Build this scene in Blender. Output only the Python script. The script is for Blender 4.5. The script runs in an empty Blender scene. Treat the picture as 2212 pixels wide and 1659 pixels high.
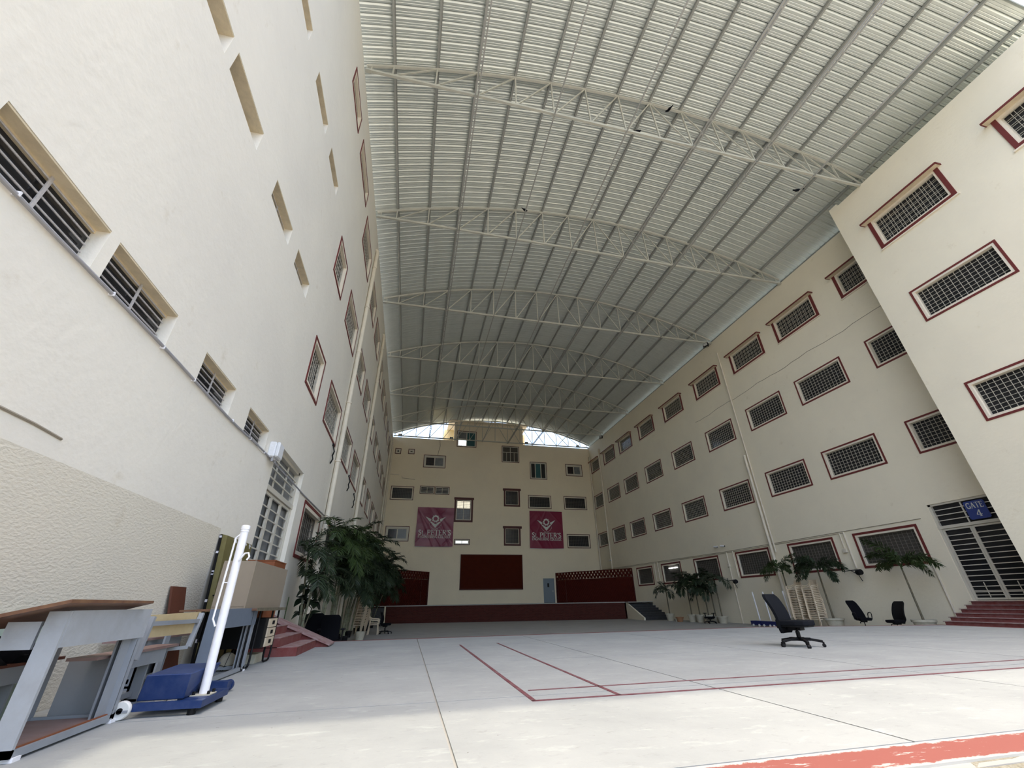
import bpy, bmesh, math, random
from mathutils import Vector, Matrix
random.seed(7)
C = bpy.context.scene.collection
S = bpy.context.scene
PI = math.pi

# ------------------------------------------------------------------ camera
CAM_H = 0.75
cam_d = bpy.data.cameras.new('camera'); cam = bpy.data.objects.new('camera', cam_d); C.objects.link(cam)
cam_d.sensor_width = 36.0; cam_d.lens = 884.9 / 2212 * 36.0; cam_d.clip_end = 500; cam_d.clip_start = 0.05
yaw, pitch, roll = 0.231319, 0.490303, -0.0171104
f_ = Vector((math.sin(yaw)*math.cos(pitch), math.cos(yaw)*math.cos(pitch), math.sin(pitch)))
r_ = Vector((math.cos(yaw), -math.sin(yaw), 0)); u_ = r_.cross(f_)
r2 = math.cos(roll)*r_ + math.sin(roll)*u_; u2 = -math.sin(roll)*r_ + math.cos(roll)*u_
M = Matrix(((r2.x, u2.x, -f_.x, 0), (r2.y, u2.y, -f_.y, 0), (r2.z, u2.z, -f_.z, CAM_H), (0, 0, 0, 1)))
cam.matrix_world = M
S.camera = cam

# ------------------------------------------------------------------ world, sun, exposure
w = bpy.data.worlds.new('world'); S.world = w; w.use_nodes = True
nt = w.node_tree; bg = nt.nodes['Background']
# hazy midday sky with the sun almost overhead, warmed by dust
sky = nt.nodes.new('ShaderNodeTexSky'); sky.sky_type = 'NISHITA'; sky.sun_disc = False
sky.sun_elevation = math.radians(82); sky.sun_rotation = math.radians(212); sky.air_density = 1.0
sky.dust_density = 4.0; sky.ozone_density = 1.0
mxs = nt.nodes.new('ShaderNodeMix'); mxs.data_type = 'RGBA'; mxs.blend_type = 'MULTIPLY'; mxs.inputs[0].default_value = 1
mxs.inputs[7].default_value = (.97, .955, .90, 1)
nt.links.new(sky.outputs[0], mxs.inputs[6]); nt.links.new(mxs.outputs[2], bg.inputs[0]); bg.inputs[1].default_value = 0.40
sun_d = bpy.data.lights.new('sun', 'SUN'); sun_d.energy = 1.25; sun_d.angle = math.radians(0.7); sun_d.color = (1, 0.90, 0.70)
sun = bpy.data.objects.new('sun', sun_d); C.objects.link(sun); sun.location = (-2, -4, 40)
sun.rotation_euler = Vector((0.0736, 0.115, -1)).to_track_quat('-Z', 'Y').to_euler()
vs = S.view_settings; vs.view_transform = 'Standard'; vs.look = 'None'; vs.gamma = 1; vs.use_curve_mapping = False
vs.exposure = 1.02
S.cycles.max_bounces = 10; S.cycles.diffuse_bounces = 8; S.cycles.use_denoising = True

# ------------------------------------------------------------------ materials
def mat(name, col, rough=0.7, metal=0.0, noise=None, bump=None, spec=0.4, emit=None, col2=None):
    """noise=(scale, amount, detail) mixes col towards col2; bump=(scale, strength, distance)"""
    m = bpy.data.materials.new(name); m.use_nodes = True; n = m.node_tree.nodes; l = m.node_tree.links
    b = n['Principled BSDF']; b.inputs['Base Color'].default_value = (*col, 1); b.inputs['Roughness'].default_value = rough
    b.inputs['Metallic'].default_value = metal; b.inputs['Specular IOR Level'].default_value = spec
    tc = n.new('ShaderNodeTexCoord')
    if noise:
        t = n.new('ShaderNodeTexNoise'); t.inputs['Scale'].default_value = noise[0]; t.inputs['Detail'].default_value = noise[2] if len(noise) > 2 else 5
        t.inputs['Roughness'].default_value = 0.65
        l.new(tc.outputs['Object'], t.inputs['Vector'])
        r = n.new('ShaderNodeValToRGB'); r.color_ramp.elements[0].position = 0.38; r.color_ramp.elements[1].position = 0.68
        c2 = col2 or tuple(c*0.7 for c in col)
        a = noise[1]
        r.color_ramp.elements[0].color = (*col, 1); r.color_ramp.elements[1].color = (*[col[i]*(1-a)+c2[i]*a for i in range(3)], 1)
        l.new(t.outputs['Fac'], r.inputs['Fac']); l.new(r.outputs['Color'], b.inputs['Base Color'])
    if bump:
        t = n.new('ShaderNodeTexNoise'); t.inputs['Scale'].default_value = bump[0]; t.inputs['Detail'].default_value = 6
        l.new(tc.outputs['Object'], t.inputs['Vector'])
        bp = n.new('ShaderNodeBump'); bp.inputs['Strength'].default_value = bump[1]; bp.inputs['Distance'].default_value = bump[2]
        l.new(t.outputs['Fac'], bp.inputs['Height']); l.new(bp.outputs['Normal'], b.inputs['Normal'])
    if emit:
        b.inputs['Emission Color'].default_value = (*emit[0], 1); b.inputs['Emission Strength'].default_value = emit[1]
    return m

def plaster(name, col, rough_low=False):
    m = bpy.data.materials.new(name); m.use_nodes = True; n = m.node_tree.nodes; l = m.node_tree.links
    b = n['Principled BSDF']; b.inputs['Roughness'].default_value = 0.85; b.inputs['Specular IOR Level'].default_value = 0.2
    tc = n.new('ShaderNodeTexCoord')
    t1 = n.new('ShaderNodeTexNoise'); t1.inputs['Scale'].default_value = 0.45; t1.inputs['Detail'].default_value = 8; t1.inputs['Roughness'].default_value = 0.6
    t2 = n.new('ShaderNodeTexNoise'); t2.inputs['Scale'].default_value = 2.3; t2.inputs['Detail'].default_value = 8; t2.inputs['Roughness'].default_value = 0.7
    l.new(tc.outputs['Object'], t1.inputs['Vector']); l.new(tc.outputs['Object'], t2.inputs['Vector'])
    r1 = n.new('ShaderNodeValToRGB'); r1.color_ramp.elements[0].position = 0.35; r1.color_ramp.elements[1].position = 0.7
    r1.color_ramp.elements[0].color = (*col, 1); r1.color_ramp.elements[1].color = (col[0]*.93, col[1]*.93, col[2]*.94, 1)
    r2_ = n.new('ShaderNodeValToRGB'); r2_.color_ramp.elements[0].position = 0.62; r2_.color_ramp.elements[1].position = 0.78
    r2_.color_ramp.elements[0].color = (1, 1, 1, 1); r2_.color_ramp.elements[1].color = (.86, .83, .78, 1)
    l.new(t1.outputs['Fac'], r1.inputs['Fac']); l.new(t2.outputs['Fac'], r2_.inputs['Fac'])
    mx = n.new('ShaderNodeMix'); mx.data_type = 'RGBA'; mx.blend_type = 'MULTIPLY'; mx.inputs[0].default_value = 1
    l.new(r1.outputs['Color'], mx.inputs[6]); l.new(r2_.outputs['Color'], mx.inputs[7]); l.new(mx.outputs[2], b.inputs['Base Color'])
    t3 = n.new('ShaderNodeTexNoise'); t3.inputs['Scale'].default_value = 9; t3.inputs['Detail'].default_value = 7
    l.new(tc.outputs['Object'], t3.inputs['Vector'])
    bp = n.new('ShaderNodeBump'); bp.inputs['Strength'].default_value = 0.35; bp.inputs['Distance'].default_value = 0.02
    l.new(t3.outputs['Fac'], bp.inputs['Height']); l.new(bp.outputs['Normal'], b.inputs['Normal'])
    if rough_low:
        # hand-thrown rough render along the base of the wall up to about 1.8 m
        bp.inputs['Strength'].default_value = 0.5; bp.inputs['Distance'].default_value = 0.02
        t3.inputs['Scale'].default_value = 22
        mp = n.new('ShaderNodeMapping'); mp.inputs['Scale'].default_value = (1, 1, 2.2)
        l.new(tc.outputs['Object'], mp.inputs['Vector']); l.new(mp.outputs['Vector'], t3.inputs['Vector'])
    return m

CREAM = (0.85, 0.785, 0.63)
M_ = {}
M_['plaster'] = plaster('cream_plaster', CREAM)
M_['plaster_left'] = plaster('pale_cream_plaster', (0.81, 0.775, 0.69))
M_['plaster_rough'] = plaster('rough_cream_render', (0.70, 0.655, 0.55), True)
M_['plaster_back'] = plaster('buff_plaster', (0.82, 0.735, 0.57))
M_['yellow_plaster'] = plaster('yellow_plaster', (0.78, 0.64, 0.36))
M_['soffit'] = mat('stained_cream_soffit', (0.70, 0.60, 0.42), 0.8, noise=(6, .6), bump=(25, .3, .01))
M_['reveal_white'] = mat('white_reveal', (0.77, 0.70, 0.58), 0.7)
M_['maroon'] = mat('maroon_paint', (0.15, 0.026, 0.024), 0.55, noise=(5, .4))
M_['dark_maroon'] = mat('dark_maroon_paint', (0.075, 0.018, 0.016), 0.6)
M_['grille'] = mat('cream_grille_paint', (0.46, 0.43, 0.36), 0.5)
M_['grille_dim'] = mat('dull_wire_mesh', (0.15, 0.135, 0.115), 0.6)
M_['bar_grey'] = mat('grey_bar_paint', (0.52, 0.50, 0.50), 0.5, noise=(40, .5), col2=(.30, .28, .27))
M_['pane'] = mat('dark_glass', (0.022, 0.022, 0.024), 0.12, spec=0.45)
M_['pane_grey'] = mat('dusty_grey_glass', (0.13, 0.14, 0.15), 0.3, noise=(3, .6), col2=(.22, .23, .24), spec=.5)
M_['pane_mesh'] = mat('mosquito_mesh', (0.075, 0.068, 0.058), 0.7)
M_['pane_teal'] = mat('teal_curtain_glass', (0.02, 0.09, 0.10), 0.35)
M_['pane_lit'] = mat('daylit_window_pane', (0.5, 0.5, 0.45), 0.5, emit=((1, .93, .72), 0.45), noise=(1.3, .5))
M_['pane_lit_blue'] = mat('daylit_blue_pane', (0.5, 0.55, 0.6), 0.5, emit=((.85, .94, 1), 0.8))
M_['tube'] = mat('lit_tube', (1, 1, 1), 0.4, emit=((.95, .98, 1), 5))
M_['white_metal'] = mat('white_window_metal', (0.60, 0.57, 0.49), 0.45)
M_['steel'] = mat('painted_roof_steel', (0.50, 0.50, 0.44), 0.45, noise=(3, .35))
M_['purlin'] = mat('grey_purlin_steel', (0.30, 0.31, 0.29), 0.5)
M_['zinc'] = mat('galvanised_tie', (0.40, 0.40, 0.38), 0.45, metal=.2)
M_['sheet'] = mat('galvalume_sheet', (0.60, 0.64, 0.61), 0.36, metal=0.4, noise=(1.5, .25), col2=(.46, .50, .47))
M_['pipe'] = mat('cream_pipe', (0.72, 0.66, 0.55), 0.45, noise=(4, .3))
M_['conduit'] = mat('grey_conduit', (0.34, 0.34, 0.36), 0.6)
M_['black'] = mat('black_plastic', (0.006, 0.006, 0.007), 0.55, spec=.2)
M_['black_fabric'] = mat('black_fabric', (0.006, 0.006, 0.008), 0.95, spec=.08, bump=(300, .2, .002))
M_['navy_fabric'] = mat('charcoal_fabric', (0.009, 0.010, 0.013), 0.95, spec=.08, bump=(300, .2, .002))
M_['grey_paint'] = mat('grey_enamel', (0.27, 0.29, 0.32), 0.5, noise=(6, .35), col2=(.21, .22, .235))
M_['grey_paint_light'] = mat('pale_grey_enamel', (0.37, 0.39, 0.42), 0.5, noise=(7, .5), col2=(.28, .285, .29))
M_['slate_paint'] = mat('slate_enamel', (0.14, 0.17, 0.22), 0.5, noise=(6, .35))
M_['brown_wood'] = mat('brown_laminate', (0.12, 0.055, 0.032), 0.5, noise=(9, .7), col2=(.21, .115, .058))
M_['red_wood'] = mat('red_brown_wood', (0.11, 0.037, 0.022), 0.55, noise=(5, .5))
M_['pink_wood'] = mat('faded_red_seat', (0.26, 0.18, 0.165), 0.6, noise=(8, .5), col2=(.20, .10, .09))
M_['yellow_wood'] = mat('yellow_ply', (0.50, 0.40, 0.23), 0.6, noise=(7, .5), col2=(.40, .31, .17))
M_['blue'] = mat('blue_enamel', (0.006, 0.026, 0.11), 0.45, noise=(9, .5), col2=(.05, .07, .16))
M_['navy'] = mat('navy_enamel', (0.012, 0.018, 0.10), 0.5)
M_['white'] = mat('white_enamel', (0.82, 0.82, 0.86), 0.4, noise=(14, .25))
M_['wheel'] = mat('white_nylon', (0.70, 0.70, 0.68), 0.4)
M_['chrome'] = mat('bare_metal', (0.6, 0.6, 0.6), 0.3, metal=.9)
M_['chair'] = mat('cream_plastic', (0.64, 0.53, 0.39), 0.4)
M_['carton'] = mat('beige_board', (0.27, 0.225, 0.17), 0.8, noise=(3, .2))
M_['orange_wood'] = mat('orange_brown_wood', (0.24, 0.075, 0.028), 0.55, noise=(6, .3))
M_['olive'] = mat('olive_board', (0.15, 0.13, 0.045), 0.7, noise=(4, .6), col2=(.21, .19, .085))
M_['mint'] = mat('mint_board', (0.42, 0.50, 0.42), 0.7)
M_['meter'] = mat('white_box_plastic', (0.75, 0.77, 0.80), 0.45, noise=(15, .3))
M_['red_step'] = mat('red_oxide_cement', (0.17, 0.038, 0.034), 0.75, noise=(5, .5), col2=(.24, .12, .115), bump=(30, .2, .01))
M_['red_tread'] = mat('worn_red_tread', (0.34, 0.25, 0.245), 0.75, noise=(6, .9, 8), col2=(.20, .08, .075))
M_['red_line'] = mat('red_court_paint', (0.125, 0.028, 0.036), 0.75, noise=(9, .5, 9), col2=(.26, .18, .19))
M_['slate_step'] = mat('black_granite_step', (0.035, 0.037, 0.042), 0.4, noise=(8, .5), col2=(.08, .08, .085))
M_['grey_door'] = mat('blue_grey_door', (0.19, 0.23, 0.27), 0.5)
M_['banner_pale'] = mat('faded_maroon_vinyl', (0.22, 0.04, 0.085), 0.38, noise=(.8, .6), col2=(.30, .11, .16))
M_['banner'] = mat('maroon_vinyl', (0.20, 0.006, 0.04), 0.42)
M_['print'] = mat('white_print', (0.62, 0.64, 0.62), 0.6)
M_['sign'] = mat('blue_sign', (0.03, 0.055, 0.24), 0.5, noise=(30, .3), col2=(.08, .10, .28))
M_['pot'] = mat('whitewashed_pot', (0.50, 0.47, 0.38), 0.8, noise=(7, .7), col2=(.36, .33, .26))
M_['soil'] = mat('potting_soil', (0.06, 0.045, 0.03), 1.0)
M_['trunk'] = mat('palm_trunk', (0.16, 0.14, 0.095), 0.8, noise=(12, .7), col2=(.06, .05, .035))
M_['cane'] = mat('green_grey_cane', (0.22, 0.23, 0.15), 0.7, noise=(4, .8), col2=(.05, .05, .035))
M_['leaf_a'] = mat('palm_leaf_green', (0.028, 0.048, 0.014), 0.5, noise=(3, .6), col2=(.05, .075, .022), spec=.25)
M_['leaf_b'] = mat('palm_leaf_dark', (0.018, 0.030, 0.014), 0.5, noise=(3, .6), col2=(.032, .05, .02), spec=.25)
M_['leaf_c'] = mat('palm_leaf_dusty', (0.05, 0.062, 0.04), 0.55, noise=(3, .6), col2=(.03, .045, .022), spec=.2)
M_['broad_leaf'] = mat('broad_dark_leaf', (0.016, 0.03, 0.016), 0.4, noise=(6, .4), spec=.3)
M_['basket'] = mat('terracotta', (0.33, 0.17, 0.09), 0.8)
M_['ball'] = mat('worn_ball', (0.42, 0.38, 0.30), 0.7, noise=(10, .6), col2=(.22, .2, .16))
M_['paper'] = mat('white_litter', (0.6, 0.6, 0.65), 0.8)
M_['lamp_face'] = mat('lamp_glass', (0.45, 0.46, 0.46), 0.25)
M_['asphalt'] = mat('rough_asphalt', (0.30, 0.28, 0.22), 0.95, noise=(16, .8, 8), col2=(.14, .125, .09), bump=(30, 1.0, .03))
M_['ground'] = mat('dusty_ground', (0.52, 0.48, 0.41), 0.95, noise=(.4, .4))
M_['crack'] = mat('grey_crack', (0.28, 0.25, 0.20), .9)
M_['strip'] = mat('grey_cement', (0.36, 0.35, 0.33), 0.85, noise=(1.1, .4, 8), col2=(.24, .23, .21))

def concrete():
    m = bpy.data.materials.new('dusty_concrete'); m.use_nodes = True; n = m.node_tree.nodes; l = m.node_tree.links
    b = n['Principled BSDF']; b.inputs['Roughness'].default_value = 0.82; b.inputs['Specular IOR Level'].default_value = 0.25
    g = n.new('ShaderNodeNewGeometry')
    def noise(sc, det, rough, stretch=None):
        t = n.new('ShaderNodeTexNoise'); t.inputs['Scale'].default_value = sc; t.inputs['Detail'].default_value = det; t.inputs['Roughness'].default_value = rough
        if stretch:
            mp = n.new('ShaderNodeMapping'); mp.inputs['Scale'].default_value = stretch[0]; mp.inputs['Rotation'].default_value = (0, 0, stretch[1])
            l.new(g.outputs['Position'], mp.inputs['Vector']); l.new(mp.outputs['Vector'], t.inputs['Vector'])
        else: l.new(g.outputs['Position'], t.inputs['Vector'])
        return t
    def ramp(t, p0, p1, c0, c1):
        r = n.new('ShaderNodeValToRGB'); r.color_ramp.elements[0].position = p0; r.color_ramp.elements[1].position = p1
        r.color_ramp.elements[0].color = (*c0, 1); r.color_ramp.elements[1].color = (*c1, 1); l.new(t.outputs['Fac'], r.inputs['Fac']); return r
    a = ramp(noise(0.9, 9, .65), .35, .7, (.335, .347, .345), (.275, .287, .288))
    d = ramp(noise(2.6, 10, .72, ((1, 2.4, 1), 0.5)), .56, .74, (1, 1, 1), (1.32, 1.32, 1.30))
    e = ramp(noise(7, 8, .75, ((1, 1.8, 1), -0.4)), .56, .78, (1, 1, 1), (.74, .73, .71))
    sp = ramp(noise(16, 3, .6), .72, .74, (1, 1, 1), (.45, .43, .40))
    def mul(x, y):
        mx = n.new('ShaderNodeMix'); mx.data_type = 'RGBA'; mx.blend_type = 'MULTIPLY'; mx.inputs[0].default_value = 1
        l.new(x, mx.inputs[6]); l.new(y, mx.inputs[7]); return mx.outputs[2]
    o = mul(mul(mul(a.outputs[0], d.outputs[0]), e.outputs[0]), sp.outputs[0])
    l.new(o, b.inputs['Base Color'])
    bp = n.new('ShaderNodeBump'); bp.inputs['Strength'].default_value = 0.25; bp.inputs['Distance'].default_value = 0.01
    l.new(noise(20, 8, .7).outputs['Fac'], bp.inputs['Height']); l.new(bp.outputs['Normal'], b.inputs['Normal'])
    return m
M_['concrete'] = concrete()

def kerb_paint():
    m = bpy.data.materials.new('worn_red_kerb_paint'); m.use_nodes = True; n = m.node_tree.nodes; l = m.node_tree.links
    b = n['Principled BSDF']; b.inputs['Roughness'].default_value = 0.7
    g = n.new('ShaderNodeNewGeometry')
    sx = n.new('ShaderNodeSeparateXYZ'); l.new(g.outputs['Position'], sx.inputs[0])
    t = n.new('ShaderNodeTexNoise'); t.inputs['Scale'].default_value = 11; t.inputs['Detail'].default_value = 9; t.inputs['Roughness'].default_value = .75
    l.new(g.outputs['Position'], t.inputs['Vector'])
    t2 = n.new('ShaderNodeTexNoise'); t2.inputs['Scale'].default_value = 3.5; t2.inputs['Detail'].default_value = 10; t2.inputs['Roughness'].default_value = .75
    mp = n.new('ShaderNodeMapping'); mp.inputs['Rotation'].default_value = (0, 0, .6); mp.inputs['Scale'].default_value = (1, 4, 1)
    l.new(g.outputs['Position'], mp.inputs['Vector']); l.new(mp.outputs['Vector'], t2.inputs['Vector'])
    # distance from the band's centre line, ragged by noise
    s = n.new('ShaderNodeMath'); s.operation = 'SUBTRACT'; l.new(sx.outputs['Y'], s.inputs[0]); s.inputs[1].default_value = 2.335
    ab = n.new('ShaderNodeMath'); ab.operation = 'ABSOLUTE'; l.new(s.outputs[0], ab.inputs[0])
    nn = n.new('ShaderNodeMath'); nn.operation = 'MULTIPLY_ADD'; l.new(t.outputs['Fac'], nn.inputs[0]); nn.inputs[1].default_value = 0.14; l.new(ab.outputs[0], nn.inputs[2])
    r = n.new('ShaderNodeValToRGB'); r.color_ramp.elements[0].position = 0.186; r.color_ramp.elements[1].position = 0.192
    r.color_ramp.elements[0].color = (0, 0, 0, 1); r.color_ramp.elements[1].color = (1, 1, 1, 1); l.new(nn.outputs[0], r.inputs['Fac'])
    r3 = n.new('ShaderNodeValToRGB'); r3.color_ramp.elements[0].position = 0.585; r3.color_ramp.elements[1].position = 0.61
    r3.color_ramp.elements[0].color = (0, 0, 0, 1); r3.color_ramp.elements[1].color = (1, 1, 1, 1); l.new(t2.outputs['Fac'], r3.inputs['Fac'])
    mxx = n.new('ShaderNodeMath'); mxx.operation = 'MAXIMUM'; l.new(r.outputs[0], mxx.inputs[0]); l.new(r3.outputs[0], mxx.inputs[1])
    mx = n.new('ShaderNodeMix'); mx.data_type = 'RGBA'; l.new(mxx.outputs[0], mx.inputs[0])
    mx.inputs[6].default_value = (.25, .075, .06, 1); mx.inputs[7].default_value = (.42, .41, .38, 1)
    l.new(mx.outputs[2], b.inputs['Base Color'])
    return m
M_['kerb'] = kerb_paint()

def brick_mat(name, c1, c2, mortar, bw, bh):
    m = bpy.data.materials.new(name); m.use_nodes = True; n = m.node_tree.nodes; l = m.node_tree.links
    b = n['Principled BSDF']; b.inputs['Roughness'].default_value = 0.8; b.inputs['Specular IOR Level'].default_value = 0.1
    tc = n.new('ShaderNodeTexCoord'); t = n.new('ShaderNodeTexBrick')
    mp = n.new('ShaderNodeMapping'); mp.inputs['Rotation'].default_value = (PI/2, 0, 0)
    l.new(tc.outputs['Object'], mp.inputs['Vector']); l.new(mp.outputs['Vector'], t.inputs['Vector'])
    t.inputs['Scale'].default_value = 1; t.inputs['Brick Width'].default_value = bw; t.inputs['Row Height'].default_value = bh; t.inputs['Mortar Size'].default_value = .012
    t.inputs['Color1'].default_value = (*c1, 1); t.inputs['Color2'].default_value = (*c2, 1); t.inputs['Mortar'].default_value = (*mortar, 1)
    l.new(t.outputs['Color'], b.inputs['Base Color'])
    bp = n.new('ShaderNodeBump'); bp.inputs['Strength'].default_value = 0.6; bp.inputs['Distance'].default_value = 0.01; bp.invert = True
    l.new(t.outputs['Fac'], bp.inputs['Height']); l.new(bp.outputs['Normal'], b.inputs['Normal'])
    return m
M_['stage_brick'] = brick_mat('stage_brick_cladding', (.085, .022, .017), (.06, .015, .013), (.075, .032, .026), .24, .075)
M_['jali'] = mat('red_terracotta_jali', (0.075, 0.011, 0.007), 0.8, noise=(2, .4), spec=.1)
M_['red_tile'] = mat('dark_red_cladding', (0.075, 0.013, 0.006), 0.8, noise=(2.5, .35), spec=.08)

# ------------------------------------------------------------------ mesh helpers
class MB:
    def __init__(s): s.v = []; s.f = []; s.mi = []
    def add(s, vs_, fs, mi=0):
        o = len(s.v); s.v += [tuple(p) for p in vs_]; s.f += [tuple(o+i for i in f) for f in fs]; s.mi += [mi]*len(fs); return s
    def box(s, x0, x1, y0, y1, z0, z1, mi=0):
        return s.add([(x0,y0,z0),(x1,y0,z0),(x1,y1,z0),(x0,y1,z0),(x0,y0,z1),(x1,y0,z1),(x1,y1,z1),(x0,y1,z1)],
                     [(0,3,2,1),(4,5,6,7),(0,1,5,4),(1,2,6,5),(2,3,7,6),(3,0,4,7)], mi)
    def bar(s, a, b, w, h, up=(0,0,1), mi=0):
        a = Vector(a); b = Vector(b); d = (b-a).normalized(); up = Vector(up)
        if abs(d.dot(up)) > .98: up = Vector((0,1,0)) if abs(d.y) < .9 else Vector((1,0,0))
        x = d.cross(up).normalized()*w/2; y = x.cross(d).normalized()*h/2
        P = [a-x-y, a+x-y, a+x+y, a-x+y, b-x-y, b+x-y, b+x+y, b-x+y]
        return s.add(P, [(0,1,2,3),(7,6,5,4),(0,4,5,1),(1,5,6,2),(2,6,7,3),(3,7,4,0)], mi)
    def tube(s, pts, r, n=8, mi=0, cap=True):
        pts = [Vector(p) for p in pts]; o = len(s.v); k = len(pts)
        rs = r if isinstance(r, (list, tuple)) else [r]*k
        px = None
        for i, p in enumerate(pts):
            t = (pts[min(i+1, k-1)] - pts[max(i-1, 0)]).normalized()
            if px is None:
                a = Vector((0,0,1)) if abs(t.z) < .9 else Vector((1,0,0)); px = t.cross(a).normalized()
            else: px = (px - t*px.dot(t)).normalized()
            py = t.cross(px)
            for j in range(n):
                a = 2*PI*j/n; s.v.append(tuple(p + (px*math.cos(a) + py*math.sin(a))*rs[i]))
        for i in range(k-1):
            for j in range(n):
                j2 = (j+1) % n; s.f.append((o+i*n+j, o+i*n+j2, o+(i+1)*n+j2, o+(i+1)*n+j)); s.mi.append(mi)
        if cap:
            s.f.append(tuple(o+j for j in reversed(range(n)))); s.mi.append(mi)
            s.f.append(tuple(o+(k-1)*n+j for j in range(n))); s.mi.append(mi)
        return s
    def lathe(s, prof, c=(0,0,0), n=20, mi=0):
        o = len(s.v); k = len(prof)
        for r, z in prof:
            for j in range(n):
                a = 2*PI*j/n; s.v.append((c[0]+r*math.cos(a), c[1]+r*math.sin(a), c[2]+z))
        for i in range(k-1):
            for j in range(n):
                j2 = (j+1) % n; s.f.append((o+i*n+j, o+i*n+j2, o+(i+1)*n+j2, o+(i+1)*n+j)); s.mi.append(mi)
        s.f.append(tuple(o+j for j in reversed(range(n)))); s.mi.append(mi)
        s.f.append(tuple(o+(k-1)*n+j for j in range(n))); s.mi.append(mi)
        return s
    def prism(s, poly, axis, a, b, mi=0):
        """poly in the two other axes (in xyz order) extruded along axis from a to b"""
        def P(p, t):
            return {'x': (t, p[0], p[1]), 'y': (p[0], t, p[1]), 'z': (p[0], p[1], t)}[axis]
        n = len(poly); V = [P(p, a) for p in poly] + [P(p, b) for p in poly]
        F = [tuple(range(n)), tuple(range(2*n-1, n-1, -1))] + [(i, i+n, (i+1) % n + n, (i+1) % n) for i in range(n)]
        return s.add(V, F, mi)
    def xf(s, m):
        s.v = [tuple(m @ Vector(p)) for p in s.v]; return s
    def mesh(s, name, mats, smooth=False, bevel=0, recalc=True):
        me = bpy.data.meshes.new(name); me.from_pydata(s.v, [], s.f)
        for m in (mats if isinstance(mats, (list, tuple)) else [mats]): me.materials.append(M_[m])
        for p, i in zip(me.polygons, s.mi): p.material_index = i
        if recalc or bevel:
            bm = bmesh.new(); bm.from_mesh(me)
            if bevel:
                bmesh.ops.bevel(bm, geom=bm.edges[:], offset=bevel, segments=1, affect='EDGES', clamp_overlap=True)
            bmesh.ops.recalc_face_normals(bm, faces=bm.faces[:]); bm.to_mesh(me); bm.free()
        if smooth:
            for p in me.polygons: p.use_smooth = True
            try: me.set_sharp_from_angle(angle=math.radians(40))
            except Exception: pass
        me.update(); return me

def link(name, data, parent=None, loc=None, rot=None, scale=None):
    o = bpy.data.objects.new(name, data); C.objects.link(o)
    if parent is not None: o.parent = parent
    if loc is not None: o.location = loc
    if rot is not None: o.rotation_euler = rot
    if scale is not None: o.scale = scale if isinstance(scale, (tuple, list)) else (scale,)*3
    return o
def obj(name, mb, mats, parent=None, smooth=False, bevel=0, loc=None, rot=None, recalc=True):
    return link(name, mb.mesh(name, mats, smooth, bevel, recalc), parent, loc, rot)
def tag(o, label, cat=None, group=None, kind=None):
    o['label'] = label
    if cat: o['category'] = cat
    if group: o['group'] = group
    if kind: o['kind'] = kind
    return o
def thing(name, label, cat, loc=(0,0,0), rz=0, group=None):
    o = link(name, None, None, loc, (0,0,rz)); o.empty_display_size = .1
    return tag(o, label, cat, group)
def struct(name, label, cat=None, loc=(0,0,0), rz=0):
    o = link(name, None, None, loc, (0,0,rz)); o.empty_display_size = .1; o['kind'] = 'structure'; o['label'] = label
    return o
def dup(root, loc, rz=0, label=None, group=None):
    r = root.copy(); C.objects.link(r); r.location = loc; r.rotation_euler = (0,0,rz)
    if label: r['label'] = label
    if group: r['group'] = group
    for ch in list(root.children):
        c = ch.copy(); C.objects.link(c); c.parent = r
        for g in list(ch.children):
            d = g.copy(); C.objects.link(d); d.parent = c
    return r
def ordn(i): return ['first','second','third','fourth','fifth','sixth','seventh','eighth','ninth','tenth','eleventh','twelfth','thirteenth','fourteenth','fifteenth','sixteenth','seventeenth','eighteenth','nineteenth','twentieth','twenty-first'][i]

XL, XR, XB, YB = -2.95, 18.94, 17.45, 42.27
WT = 16.45         # wall top
LOW = -0.5         # level of the strip round the raised court
WN = [0]

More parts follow.
